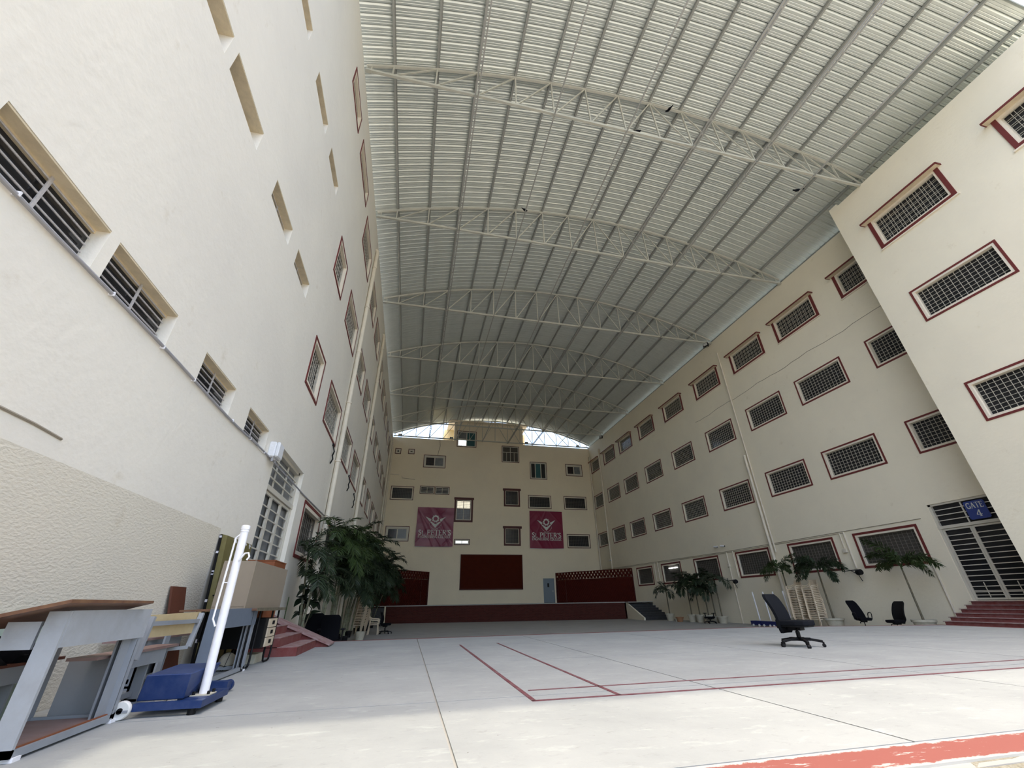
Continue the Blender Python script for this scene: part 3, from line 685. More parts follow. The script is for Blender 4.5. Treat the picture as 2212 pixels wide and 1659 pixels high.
stairs('stage_stairs', 'dark stone steps up to the stage behind the potted palms, gate side', 16.85, 16.55, XR, 33.7, 30.6, 8, 'stage stairs')
stairs('stage_stairs', 'dark stone steps up to the stage behind the plastic chairs', -1.5, -1.35, XL, 36.9, 33.9, 8, 'stage stairs')

# pierced brick screens at the two stage corners
def screen(name, label, a, b, z0, z1, door_at):
    a = Vector(a); b = Vector(b); L = (b-a).length; d = (b-a).normalized()
    t = thing(name, label, 'screen', (a.x,a.y,0), math.atan2(d.y,d.x), 'terracotta corner screens')
    top3 = z1-.66
    obj('backing', MB().box(0, L, .06, .12, z0, top3), 'jali', t)
    mb = MB(); r = 0; z = z0+.02; dz = .1
    while z < top3-.05:
        x = .05+(r % 3)*.08
        while x < L-.2:
            mb.add([(x,0.0,z),(x+.1,.06,z),(x+.1,.06,z+.09),(x,0.0,z+.09),(x+.0,.06,z),(x+.0,.06,z+.09)], [(0,1,2,3),(0,3,5,4),(3,2,5)]); x += .24
        r += 1; z += dz
    o = obj('brick_relief', mb, 'jali', t, recalc=False); o['kind'] = 'stuff'
    mb = MB()
    for row in range(3):
        zz = top3+.02+row*.21
        mb.box(0, L, 0, .1, zz+.15, zz+.21)
        x = .06+(row % 2)*.17
        while x < L-.1: mb.box(x, x+.2, 0, .1, zz, zz+.15); x += .34
    mb.box(0, L, -.01, .12, z1-.05, z1)
    o = obj('pierced_courses', mb, 'jali', t); o['kind'] = 'stuff'
    mb = MB().box(-.04,0.03,-.02,.14,z0,z1); mb.box(L-.03,L+.04,-.02,.14,z0,z1); obj('end_post', mb, 'dark_maroon', t)
    x = door_at
    mb = MB(); mb.box(x,x+.04,-.02,0,z0,z0+2.1); mb.box(x+.9,x+.94,-.02,0,z0,z0+2.1); mb.box(x,x+.94,-.02,0,z0+2.06,z0+2.1); obj('door_frame', mb, 'dark_maroon', t)
screen('brick_screen', 'pierced terracotta screen across the stage corner behind the tall palms', (-2.93,36.75), (1.78,YB-.06), TOPZ, 3.37, 3.5 if False else 6.2)
screen('brick_screen', 'pierced terracotta screen across the stage corner beside the grey door', (14.03,YB-.06), (18.92,35.9), TOPZ, 3.27, .15)
# small light patches showing through: plain wall is behind the pierced courses

t = thing('wall_cladding', 'wide dark red panel of thin brick courses in the middle of the end wall', 'wall panel', (0,YB,0))
obj('backing', MB().box(4.67, 10.64, -.05, 0, 1.9, 4.86), 'red_tile', t)
mb = MB(); z = 1.93
while z < 4.82: mb.box(4.70, 10.61, -.085, -.05, z, z+.075); z += .098
o = obj('brick_course', mb, 'red_tile', t); o['kind'] = 'stuff'
mb = MB().box(4.63,10.68,-.1,0,4.84,4.9); mb.box(4.63,10.68,-.1,0,1.85,1.92); mb.box(4.63,4.68,-.1,0,1.85,4.9); mb.box(10.63,10.68,-.1,0,1.85,4.9)
obj('edge_band', mb, 'dark_maroon', t)

# grey stage door
W = link('door_1', None); W['kind'] = 'structure'; W['label'] = 'blue-grey steel door with a small dark pane, on the stage'
P = lpoint(PYb, -1)
mb = MB(); ring(mb,P,DB[0],DB[1],DB[2]-.05,DB[3],.05,.0,.12); obj('frame', mb, 'grey_door', W)
mb = MB(); wbox(mb,P,DB[0]+.05,DB[1]-.05,DB[2],DB[3]-.05,.05,.1); lf = obj('leaf', mb, 'grey_door', W)
mb = MB(); wbox(mb,P,DB[0]+.42,DB[0]+.60,2.02,2.36,.035,.06); obj('pane', mb, 'pane', lf)
mb = MB(); wbox(mb,P,DB[1]-.24,DB[1]-.10,1.66,1.70,.0,.05); obj('handle', mb, 'chrome', lf)

# ------------------------------------------------------------------ white louvred door (left) and gate 4 (right)
def bars_door(W, P, D, nleaf, mat_f, ztr, nb, depth, transom_rows, pane_mat, foot=False, ntv=1):
    a0, a1, z0, z1 = D; d = depth
    mb = MB(); wbox(mb,P,a0,a0+.09,z0,z1,d-.1,d); wbox(mb,P,a1-.09,a1,z0,z1,d-.1,d); wbox(mb,P,a0,a1,z1-.07,z1,d-.1,d); wbox(mb,P,a0,a1,ztr-.05,ztr+.05,d-.12,d); obj('frame', mb, mat_f, W)
    mb = MB(); wbox(mb,P,a0-.03,a1+.03,z0-.03,z1+.03,d+.0,d+.02); obj('pane', mb, pane_mat, W)
    for k in range(transom_rows):
        z = ztr+.05+(z1-ztr-.1)*(k+1)/(transom_rows+1)
        mb = MB(); wbox(mb,P,a0+.09,a1-.09,z-.014,z+.014,d-.08,d-.055); obj('transom_bar', mb, mat_f, W)
    for k in range(ntv):
        a = a0+(a1-a0)*(k+1)/(ntv+1)
        mb = MB(); wbox(mb,P,a-.02,a+.02,ztr+.05,z1-.07,d-.05,d-.02); obj('transom_mullion', mb, mat_f, W)
    for i in range(nleaf):
        b0 = a0+.09+(a1-a0-.18)*i/nleaf; b1 = a0+.09+(a1-a0-.18)*(i+1)/nleaf
        mb = MB(); ring(mb,P,b0+.004,b1-.004,z0+.02,ztr-.06,.058,d-.08,d-.04); lf = obj('leaf', mb, mat_f, W)
        for k in range(1, nb):
            z = z0+.09+(ztr-.06-.07-z0-.09)*k/nb
            mb = MB(); wbox(mb,P,b0+.05,b1-.05,z-.013,z+.013,d-.075,d-.055); obj('rail_bar', mb, mat_f, lf)
        if foot:
            mb = MB()
            for k in range(3): wbox(mb,P,b0+.07,b1-.07,z0+.15+.13*k,z0+.17+.13*k,d-.08,d-.06)
            wbox(mb,P,(b0+b1)/2-.01,(b0+b1)/2+.01,z0+.09,z0+.55,d-.08,d-.06)
            obj('foot_grille', mb, mat_f, lf)
W = link('door_2', None); W['kind'] = 'structure'; W['label'] = 'tall white three-leaf door with dusty glass between horizontal bars'
bars_door(W, lpoint(PLx,1), DL, 3, 'white_metal', 2.96, 11, .2, 3, 'pane_grey', ntv=2)
W = link('door_3', None); W['kind'] = 'structure'; W['label'] = 'tall two-leaf barred gate with dark glass above the red steps'
bars_door(W, lpoint(PRx,-1), DG, 2, 'white_metal', 2.95, 13, .14, 3, 'pane', foot=True, ntv=1)

# ------------------------------------------------------------------ steps
t = thing('gate_steps', 'broad flight of red oxide steps rising to the barred gate', 'steps')
for k in range(6):
    x1 = 17.27+.31*k; z = .0+.112*k
    mb = MB().box(x1, XR, 9.37, 12.0, z-.112, z-.012); obj('riser', mb, 'red_step', t)
    mb = MB().box(x1-.03, XR if k == 5 else x1+.34, 9.37, 12.03, z-.012, z+.006); obj('tread', mb, 'red_tread', t)
obj('plinth', MB().box(17.2, XR, 9.37, 12.0, LOW, -.112), 'red_step', t)

t = thing('door_steps', 'red oxide cement steps with a sloping parapet, below the white louvred door', 'steps')
SXs = [-1.76, -2.06, -2.36]
for k in range(3):
    z0, z1 = .14*k, .14*(k+1)
    obj('riser', MB().box(XL, SXs[k], 8.95, 10.68, z0, z1-.01), 'red_step', t)
    obj('tread', MB().box(SXs[k+1]-.02 if k < 2 else XL, SXs[k]+.01, 8.95, 10.68, z1-.01, z1), 'red_tread', t)
obj('landing', MB().box(XL, -2.62, 8.95, 11.3, 0, .45), 'red_step', t)
mb = MB().add([(-1.52,10.68,0),(XL,10.68,0),(XL,10.68,.60),(-1.52,10.68,.03),(-1.52,11.25,0),(XL,11.25,0),(XL,11.25,.60),(-1.52,11.25,.03)],
              [(0,1,2,3),(7,6,5,4),(1,0,4,5),(0,3,7,4),(1,5,6,2)])
obj('parapet', mb, 'red_step', t)
mb = MB().add([(-1.48,10.62,.02),(XL,10.62,.605),(XL,11.3,.605),(-1.48,11.3,.02),(-1.48,10.62,.05),(XL,10.62,.645),(XL,11.3,.645),(-1.48,11.3,.05)],
              [(0,1,2,3),(7,6,5,4),(0,4,5,1),(1,5,6,2),(2,6,7,3),(3,7,4,0)])
obj('coping', mb, 'red_tread', t)

# ------------------------------------------------------------------ pipes, conduits, boxes
def pipe(label, pts, r, clips, axis_wall, m='pipe', name='drain_pipe', cat='pipe', group=None):
    t = thing(name, label, cat, (0,0,0), 0, group)
    obj('pipe', MB().tube(pts, r, 10), m, t, True)
    for c in clips:
        obj('clip', MB().tube([(c[0]-.0, c[1], c[2]-.03), (c[0], c[1], c[2]+.03)], r*1.25, 10), m, t, True)
    return t
def vpipe(label, x, y, z0, z1, r, hook, group, step=2.3):
    pts = [(x,y,z0),(x,y,z1-.15),(x+hook*.03,y,z1-.04),(x+hook*.15,y,z1)] if hook else [(x,y,z0),(x,y,z1)]
    z = z0+1.2; cl = []
    while z < z1-.3: cl.append((x,y,z)); z += step
    return pipe(label, pts, r, cl, None, group=group)
gl = 'cream drain pipes'
vpipe('thick cream drain pipe nearest the white louvred door', XL+.1, 15.2, LOW, 15.6, .085, -1, gl)
vpipe('second cream drain pipe from the louvred door, behind the palm crowns', XL+.1, 22.2, LOW, 15.55, .085, -1, gl)
vpipe('cream drain pipe farther along the same wall, last before the corner pair', XL+.1, 38.9, LOW, 15.3, .08, 0, gl)
vpipe('cream corner pipe on the palm side, nearer the camera', XL+.1, 41.4, LOW, 15.4, .07, 0, gl)
vpipe('cream corner pipe on the palm side, against the end wall', XL+.12, 42.1, LOW, 15.2, .06, 0, gl)
vpipe('thin upper cream pipe running beside the taller drain pipe on the gate wall', XR-.06, 19.70, 2.9, 15.4, .04, 0, gl)
vpipe('cream drain pipe on the gate wall that starts at mid height', XR-.09, 19.90, LOW, 8.3, .075, 0, gl)
vpipe('cream drain pipe on the gate wall near the far corner, bent at its top', XR-.1, 39.6, LOW, 15.4, .08, 1, gl)
vpipe('cream drain pipe in the far corner on the gate side', XR-.12, 42.1, LOW, 15.3, .08, 0, gl)

t = thing('wall_conduit', 'grey conduit clipped along the plain wall under the lowest slot windows', 'conduit')
pts = [(XL+.025, y, 3.335+.012*math.sin(y*1.7)+max(0,y-7)*.02) for y in [-1+.5*i for i in range(20)]] + [(XL+.05,8.9,3.36),(XL+.03,9.4,3.36),(XL+.02,11.2,3.37),(XL+.02,11.9,3.36),(XL+.02,15.1,3.40)]
obj('tube', MB().tube(pts, .017, 8), 'conduit', t, True)
for y in (2.62,3.7,4.62,5.4,6.75,7.6,8.4):
    obj('clip', MB().box(XL, XL+.045, y-.007, y+.007, 3.315+max(0,y-7)*.02, 3.356+max(0,y-7)*.02), 'white', t)
t = thing('junction_box', 'white plastic junction box above the white louvred door', 'box', (XL, 8.78, 3.36))
obj('case', MB().box(0,.13,-.16,.16,0,.31), 'meter', t, bevel=.02)
obj('lid', MB().box(.13,.20,-.155,.155,.005,.305), 'meter', t, bevel=.02)
obj('gland', MB().tube([(.1,-.1,-.08),(.1,-.1,.02)], .022, 8), 'conduit', t); obj('gland', MB().tube([(.1,.1,-.06),(.1,.1,.02)], .02, 8), 'conduit', t)

t = thing('cable_run', 'thin cream cable line running over the ground floor windows of the gate wall', 'cable')
obj('upper_cable', MB().tube([(XR-.02, 12.4, 3.36), (XR-.02, 15.7, 3.36), (XR-.02, 23.7, 3.33), (XR-.02, 42, 3.54)], .012, 6), 'crack', t)
obj('lower_cable', MB().tube([(XR-.02, 15.7, 3.30), (XR-.02, 23.7, 3.26), (XR-.02, 42, 3.46)], .010, 6), 'crack', t)
def drop(label, y, z0, z1, r=.03, box=None):
    t = thing('wall_conduit', label, 'conduit', (0,0,0), 0, 'cream conduits down the gate wall')
    obj('tube', MB().tube([(XR-.03,y,z0),(XR-.03,y,z1)], r, 8), 'pipe', t, True)
    if box: obj('switch_box', MB().box(XR-.1,XR,y-.09,y+.09,box-.08,box+.08), 'pipe', t, bevel=.01)
drop('cream conduit ending in a plug box between the two largest mesh windows', 15.86, 2.57, 3.3, .025, 2.57)
drop('longer cream conduit down to the wall fan bracket nearest the gate', 15.65, 1.85, 3.34, .035)
drop('cream conduit with a round box, running down to the ground by the middle palms', 23.55, LOW, 3.28, .03, 2.55)
drop('cream conduit beside the round-boxed one, ending at the fan bracket', 22.98, 1.85, 3.3, .03)
drop('cream conduit nearest the red steps, reaching the ground', 12.68, -.45, 1.72, .035)
drop('first of two short cream conduits beside the lit mesh window', 32.1, 1.6, 3.4, .03)
drop('second of two short cream conduits beside the lit mesh window', 31.6, 1.6, 3.4, .03)
def bracket(label, y, z):
    t = thing('wall_bracket', label, 'bracket', (0,0,0), 0, 'black fan brackets')
    obj('arm', MB().tube([(XR,y+.9,z+.12),(XR-.08,y+.85,z-.02),(XR-.1,y+.1,z),(XR-.32,y,z-.05)], .018, 6), 'black', t, True)
    obj('motor', MB().tube([(XR-.25,y+.05,z-.12),(XR-.3,y-.15,z-.1)], .11, 10), 'black', t, True)
    obj('brace', MB().tube([(XR-.05,y+.5,z),(XR-.28,y+.02,z-.2),(XR-.2,y,z-.45)], .016, 6), 'black', t, True)
bracket('black wall fan bracket between the two largest mesh windows', 15.45, 1.78)
bracket('black wall fan bracket beside the middle palms', 23.1, 1.75)

def cctv(label, loc, rz, wall_rz):
    t = thing('security_camera', label, 'camera', loc, rz, 'wall cameras')
    obj('mount', MB().tube([(0,0,-.05),(0,0,.05)], .05, 10).tube([(0,0,0),(-.14,0,0)], .02, 8), 'white', t, True)
    obj('body', MB().tube([(-.12,-.14,-.02),(-.12,.14,.02)], .05, 10), 'white', t, True)
    obj('lens', MB().tube([(-.12,-.16,-.022),(-.12,-.14,-.02)], .038, 10), 'black', t, True)
cctv('white bullet camera above the cables on the gate wall, left of a pair', (XR-.02,24.25,3.68), 0, 0)
cctv('white bullet camera above the cables on the gate wall, right of a pair', (XR-.02,23.65,3.66), PI*.1, 0)
cctv('small white camera on the pipe beside the red screen', (XR-.15,39.5,4.2), 0, 0)
cctv('small white camera low on the white louvred door', (XL+.03,10.9,1.52), PI, 0)

def flood(label, loc, rz):
    t = thing('flood_light', label, 'light', loc, rz, 'black flood lights')
    obj('housing', MB().box(-.17,.17,-.06,.06,-.13,.13), 'black', t, bevel=.015)
    obj('lens', MB().box(-.13,.13,-.075,-.06,-.09,.09), 'lamp_face', t)
    obj('bracket', MB().bar((-.19,0,.02),(-.19,0,-.2),.02,.03).bar((.19,0,.02),(.19,0,-.2),.02,.03).bar((-.2,0,-.2),(.2,0,-.2),.03,.02), 'black', t)
for k, x in enumerate((-2.28, 3.11, 11.49, 17.58)): flood(f'black flood light on the end wall parapet against the sky, {ordn(k)} from the palm side', (x, YB-.1, 16.52), 0)
flood('black flood light with a pale face hanging from the third truss, by the gate wall', (XR-.45, 20.05, BZ-.19), -PI*.35)
flood('black flood light at the sixth truss end by the gate wall', (XR-.3, 38.1, BZ-.19), -PI*.3)

t = thing('loose_wire', 'thin dark wire hanging from the parapet to the sliding window', 'wire')
obj('wire', MB().tube([(1.9,YB-.03,16.3),(1.98,YB-.04,15.6),(1.85,YB-.04,15.0),(1.78,YB-.03,14.56)], .022, 6), 'crack', t, True)
for nm, lab, pts in (('wall_crack','long hairline crack across the gate wall under the top windows',[(XR-.003,y,11.88+.04*math.sin(y*1.9)+.02*math.sin(y*5.1)) for y in [10+.5*i for i in range(28)]]),
                     ('wall_crack','hairline crack across the rough render of the plain wall',[(XL+.003,y,2.02-.0*y+.015*math.sin(y*4)) for y in [1+.3*i for i in range(11)]])):
    tag(obj(nm, MB().tube(pts, .012, 5), 'crack'), lab, 'crack')
# cream pipe stubs on the end wall
tag(obj('pipe_stub', MB().tube([(-2.8,YB-.05,12.35),(-1.9,YB-.05,12.3)], .04, 8), 'pipe'), 'short cream pipe stub on the end wall by the corner pipes', 'pipe')
tag(obj('hanging_cable', MB().tube([(-1.6,YB-.03,12.2),(-1.6,YB-.03,12.0),(-.3,YB-.03,11.9)], .02, 6), 'crack'), 'thin bent cord on the end wall above the corner window', 'cord')

# ------------------------------------------------------------------ lettering
def arcp(cx, cy, rx, ry, a0, a1, n=10): return [(cx+rx*math.cos(math.radians(a0+(a1-a0)*i/n)), cy+ry*math.sin(math.radians(a0+(a1-a0)*i/n))) for i in range(n+1)]
K, TH = .15, .07
def sf(x, y, w_=.13): return ([(x-w_, y), (x+w_, y)], .055)
GL = {
 'P': (.68, [([(.17,0),(.17,1)],K), ([(.17,.965)]+arcp(.36,.73,.24,.235,90,-90)+[(.17,.495)],.10), sf(.17,.028), sf(.13,.972,.1)]),
 'R': (.74, [([(.17,0),(.17,1)],K), ([(.17,.965)]+arcp(.36,.745,.22,.22,90,-90)+[(.17,.525)],.10), ([(.36,.52),(.64,.04)],.13), sf(.17,.028), sf(.65,.028,.08), sf(.13,.972,.1)]),
 'E': (.66, [([(.17,0),(.17,1)],K), ([(.05,.965),(.58,.965)],TH), ([(.17,.51),(.45,.51)],TH), ([(.05,.035),(.60,.035)],TH), ([(.57,.98),(.57,.78)],.05), ([(.59,.02),(.60,.24)],.05), ([(.44,.62),(.44,.4)],.045)]),
 'T': (.66, [([(.33,0),(.33,1)],K), ([(.03,.965),(.63,.965)],TH), ([(.04,.98),(.04,.76)],.05), ([(.62,.98),(.62,.76)],.05), sf(.33,.028)]),
 'S': (.56, [(arcp(.28,.74,.19,.225,35,200,8)+[(.28,.5)]+arcp(.28,.26,.2,.235,20,-150,8),.11), ([(.44,.98),(.45,.72)],.045), ([(.07,.02),(.06,.28)],.045)]),
 't': (.36, [([(.15,.86),(.15,.14)],.12), (arcp(.25,.14,.10,.11,180,290,5),.08), ([(.02,.64),(.31,.64)],.06)]),
 '.': (.22, [([(.07,.06),(.16,.06)],.12)]),
 "'": (.24, [([(.13,1.0),(.13,.86),(.07,.74)],.10)]),
 'N': (.76, [([(.14,0),(.14,1)],.075), ([(.62,0),(.62,1)],.075), ([(.12,.97),(.63,.03)],.14), sf(.14,.028,.11), sf(.11,.972,.1), sf(.62,.972,.11)]),
 'G': (.74, [(arcp(.39,.5,.30,.465,45,330,16),.12), ([(.64,.42),(.64,.06)],.12), sf(.62,.44,.13), ([(.63,.98),(.63,.72)],.045)]),
 'C': (.70, [(arcp(.39,.5,.30,.465,45,318,16),.12), ([(.62,.98),(.62,.72)],.045)]),
 'I': (.36, [([(.18,0),(.18,1)],K), sf(.18,.028), sf(.18,.972)]),
 'O': (.78, [(arcp(.39,.5,.29,.465,0,360,20),.12)]),
 'L': (.62, [([(.17,0),(.17,1)],K), ([(.05,.035),(.56,.035)],TH), ([(.55,.02),(.56,.28)],.05), sf(.17,.972)]),
 'A': (.76, [([(.10,.02),(.36,.98)],.07), ([(.36,.98),(.64,.02)],.15), ([(.2,.35),(.5,.35)],.06), sf(.1,.028,.1), sf(.64,.028,.12)]),
 '4': (.64, [([(.42,0),(.42,1)],.14), ([(.42,.98),(.05,.30)],.07), ([(.04,.28),(.62,.28)],.08), sf(.42,.028,.14)]),
 ' ': (.32, []),
}
def strokes2d(text, h, width=None, cx=0, y0=0):
    """polygons (quads) of a serif text line, centred on cx, scaled to width"""
    W_ = sum(GL[c][0] for c in text); sx = (width/W_) if width else h
    quads = []; x = cx - W_*sx/2
    for c in text:
        for pts, th in GL[c][1]:
            P_ = [(x+p[0]*sx, y0+p[1]*h) for p in pts]
            for i in range(len(P_)-1):
                (ax_, ay), (bx_, by) = P_[i], P_[i+1]
                L_ = math.hypot(bx_-ax_, by-ay) or 1e-6; nx_, ny_ = -(by-ay)/L_, (bx_-ax_)/L_
                hw = th*(sx*abs(nx_)+h*abs(ny_))/2
                ex = .25*hw if len(P_) > 2 else 0
                dx, dy = (bx_-ax_)/L_*ex, (by-ay)/L_*ex
                quads.append([(ax_-dx+nx_*hw, ay-dy+ny_*hw), (ax_-dx-nx_*hw, ay-dy-ny_*hw), (bx_+dx-nx_*hw, by+dy-ny_*hw), (bx_+dx+nx_*hw, by+dy+ny_*hw)])
        x += GL[c][0]*sx
    return quads

# gate sign
t = thing('gate_sign', 'blue rounded sign reading GATE 4 fixed over the barred gate', 'sign', (XR+.058, 10.64, 3.36), PI/2)
def rrect(w_, h_, r, n=5):
    o = []
    for cx, cy, a in ((w_/2-r,h_/2-r,0),(-w_/2+r,h_/2-r,90),(-w_/2+r,-h_/2+r,180),(w_/2-r,-h_/2+r,270)): o += arcp(cx,cy,r,r,a,a+90,n)
    return o
obj('plate', MB().prism(rrect(.60,.60,.06), 'y', -.0, .02), 'sign', t)
def flat(quads, y):
    mb = MB()
    for i, q in enumerate(quads): mb.add([(p[0], y+.0002*(i % 7), p[1]) for p in q], [(0,1,2,3)])
    return mb
def sgn_mirror(mb):
    mb.v = [(-p[0], p[1], p[2]) for p in mb.v]; return mb
# the sign faces -X (towards the yard): local +Y points to -X after the quarter turn
obj('word', sgn_mirror(flat(strokes2d('GATE', .19, .50, 0, .055), .022)), 'print', t, recalc=False)
obj('number', sgn_mirror(flat(strokes2d('4', .21, .17, .02, -.22), .022)), 'print', t, recalc=False)

# banners
def banner(label, x0, x1, z0, z1, matn, seed, amp, skew=0):
    rnd = random.Random(seed)
    t = thing('banner', label, 'banner', ((x0+x1)/2, YB, 0), 0, 'college banners')
    cx = (x0+x1)/2; W_ = x1-x0; H_ = z1-z0
    ridges = [(rnd.uniform(-.5,.5), rnd.uniform(.1,1.0), rnd.uniform(.9,2.2)*rnd.choice((-1,1)), rnd.uniform(.012,.03)) for _ in range(9)]
    def wr(x, z):
        u, v = x/W_, (z-z0)/H_
        y = 0
        for c, v0, sl, wd in ridges:
            dd = (u - c - (v-v0)*.45*sl); y += amp*.55*math.exp(-(dd/wd/1.6)**2)*max(.15, 1-abs(v-v0)*1.1)
        y += amp*.5*math.sin(u*7+v*4+seed)+amp*.25*math.sin(v*17+u*3)
        return -.05 - y - amp
    mb = MB(); N = 70
    for j in range(N+1):
        for i in range(N+1):
            x = -W_/2+W_*i/N; z = z0+H_*j/N
            sag = .03*math.sin(PI*i/N)*(1-j/N)
            mb.v.append((x+skew*(1-j/N), wr(x,z), z-sag))
    for j in range(N):
        for i in range(N):
            a = j*(N+1)+i; mb.f.append((a,a+1,a+N+2,a+N+1)); mb.mi.append(0)
    obj('cloth', mb, matn, t, True, recalc=False)
    def prn(name, quads, lay=0):
        bm = bmesh.new()
        for i, q in enumerate(quads):
            f = bm.faces.new([bm.verts.new((p[0],0,p[1])) for p in q])
        bmesh.ops.triangulate(bm, faces=bm.faces[:])
        for _ in range(6):
            es = [e for e in bm.edges if e.calc_length() > .14]
            if not es: break
            bmesh.ops.subdivide_edges(bm, edges=es, cuts=1); bmesh.ops.triangulate(bm, faces=bm.faces[:])
        for v in bm.verts:
            zz = v.co.z; tt = 1-(zz-z0)/H_
            v.co.y = wr(v.co.x, zz)-.012-lay*.002; v.co.x += skew*tt
        me = bpy.data.meshes.new(name); bm.to_mesh(me); bm.free(); me.materials.append(M_['print']); o_ = link(name, me, t); o_['kind'] = 'stuff'
    c = (0, z0+H_*.70)
    k = W_/3.57
    # toothed ring
    q = []
    n = 36
    for i in range(n):
        a0, a1 = 2*PI*i/n, 2*PI*(i+1)/n; ro = (.36 if i % 4 < 2 else .31)*k; ri = .19*k
        q.append([(c[0]+ri*math.cos(a0),c[1]+ri*math.sin(a0)),(c[0]+ro*math.cos(a0),c[1]+ro*math.sin(a0)),(c[0]+ro*math.cos(a1),c[1]+ro*math.sin(a1)),(c[0]+ri*math.cos(a1),c[1]+ri*math.sin(a1))])
    prn('logo_ring', q)
    q = []
    for s in (-1, 1):
        q.append([(s*1.0*k,c[1]+.22*k),(s*.52*k,c[1]-.30*k),(s*.42*k,c[1]-.14*k),(s*.40*k,c[1]-.05*k)])
        q.append([(s*.52*k,c[1]-.30*k),(0,c[1]-.86*k),(0,c[1]-.56*k),(s*.38*k,c[1]-.26*k)])
        q.append([(s*.38*k,c[1]-.26*k),(0,c[1]-.56*k),(0,c[1]-.50*k),(s*.14*k,c[1]-.44*k)])
    prn('logo_wing', q)
    q = []
    for i in range(22):
        a = math.radians(212+i*116/21); r_o = (1.02+.02*(i % 3))*k; 
        x, z = r_o*math.cos(a)*.66, c[1]+.02+r_o*math.sin(a)*.95
        q.append([(x-.018,z-.03),(x+.012,z-.03),(x+.02,z+.03),(x-.008,z+.03)])
    prn('motto_lettering', q)
    prn('lettering', strokes2d("St. PETER'S", .46*k, W_*.875, 0, z0+H_*.285))
    prn('lettering', strokes2d('ENGINEERING COLLEGE', .245*k, W_*.885, 0, z0+H_*.205))
    obj('top_rod', MB().tube([(-W_/2,-.05,z1),(W_/2,-.05,z1)], .02, 6), 'black', t)
    obj('hem', MB().box(-W_/2+skew,W_/2+skew,-.07,-.05,z0-.06,z0+.0), 'print', t)
banner('faded maroon college banner, wrinkled, beside the tall daylit maroon window', .25, 3.80, 5.58, 9.17, 'banner_pale', 5, .085, 0)
banner('dark maroon college banner hanging beside barred windows on the gate side', 11.56, 15.10, 5.52, 9.12, 'banner', 9, .04, -.06)

# ------------------------------------------------------------------ old furniture along the plain wall
def desk_frame(t, x0, x1, y0, y1, top, m_light, m_side, apron=.20, lw=.13):
    """front face at x1 (towards the yard), back at x0"""
    # front near leg: broad board on two faces
    mb = MB().box(x1-lw, x1, y0, y0+.022, .03, top).box(x1-lw, x1-lw+.012, y0+.022, y0+.05, .03, top-.03); obj('leg', mb, m_light, t)
    # front far leg: folded channel
    mb = MB().box(x1-.015, x1, y1-.05, y1, .03, top).box(x1-.10, x1-.085, y1-.13, y1-.02, .03, top).box(x1-.10, x1, y1-.055, y1-.045, .03, top).box(x1-.05, x1-.04, y1-.16, y1-.05, .03, top)
    obj('leg', mb, m_side, t)
    for y in (y0, y1-.1):
        obj('leg', MB().box(x0, x0+.02, y, y+.1, .03, top-.08), m_side, t)
    obj('apron', MB().box(x1-.02, x1+.002, y0+.022, y1+.02, top-apron, top+.003), m_light, t)
    obj('end_rail', MB().box(x0, x1, y1-.02, y1, .02, .06).box(x0, x1, y0, y0+.02, .02, .06), m_side, t)
    obj('bottom_rail', MB().box(x1-.04, x1, y0, y1, .015, .055), m_side, t)
    for y in (y0+.02, y1-.04): obj('foot', MB().box(x1-.07, x1+.012, y, y+.06, 0, .022), 'white', t)

t = thing('school_desk', 'pale grey enamelled desk with a tilted brown top, nearest the camera', 'desk')
desk_frame(t, -2.62, -2.085, 3.545, 4.50, .745, 'grey_paint_light', 'grey_paint', lw=.115)
mb = MB().add([(-2.02,3.40,.79),(-2.02,4.36,.79),(-2.66,4.44,.645),(-2.66,3.38,.645),(-2.02,3.40,.81),(-2.02,4.36,.808),(-2.66,4.44,.667),(-2.66,3.38,.667)], [(0,1,2,3),(7,6,5,4),(0,4,5,1),(1,5,6,2),(2,6,7,3),(3,7,4,0)])
obj('tabletop', mb, 'brown_wood', t)
obj('drawer_side', MB().box(-2.40,-2.225,3.56,3.58,.54,.69), 'grey_paint_light', t)
obj('shelf', MB().box(-2.60,-2.12,3.55,4.46,.03,.045), 'pink_wood', t)
obj('shelf_edge', MB().box(-2.12,-2.105,3.60,4.46,.055,.062), 'orange_wood', t)

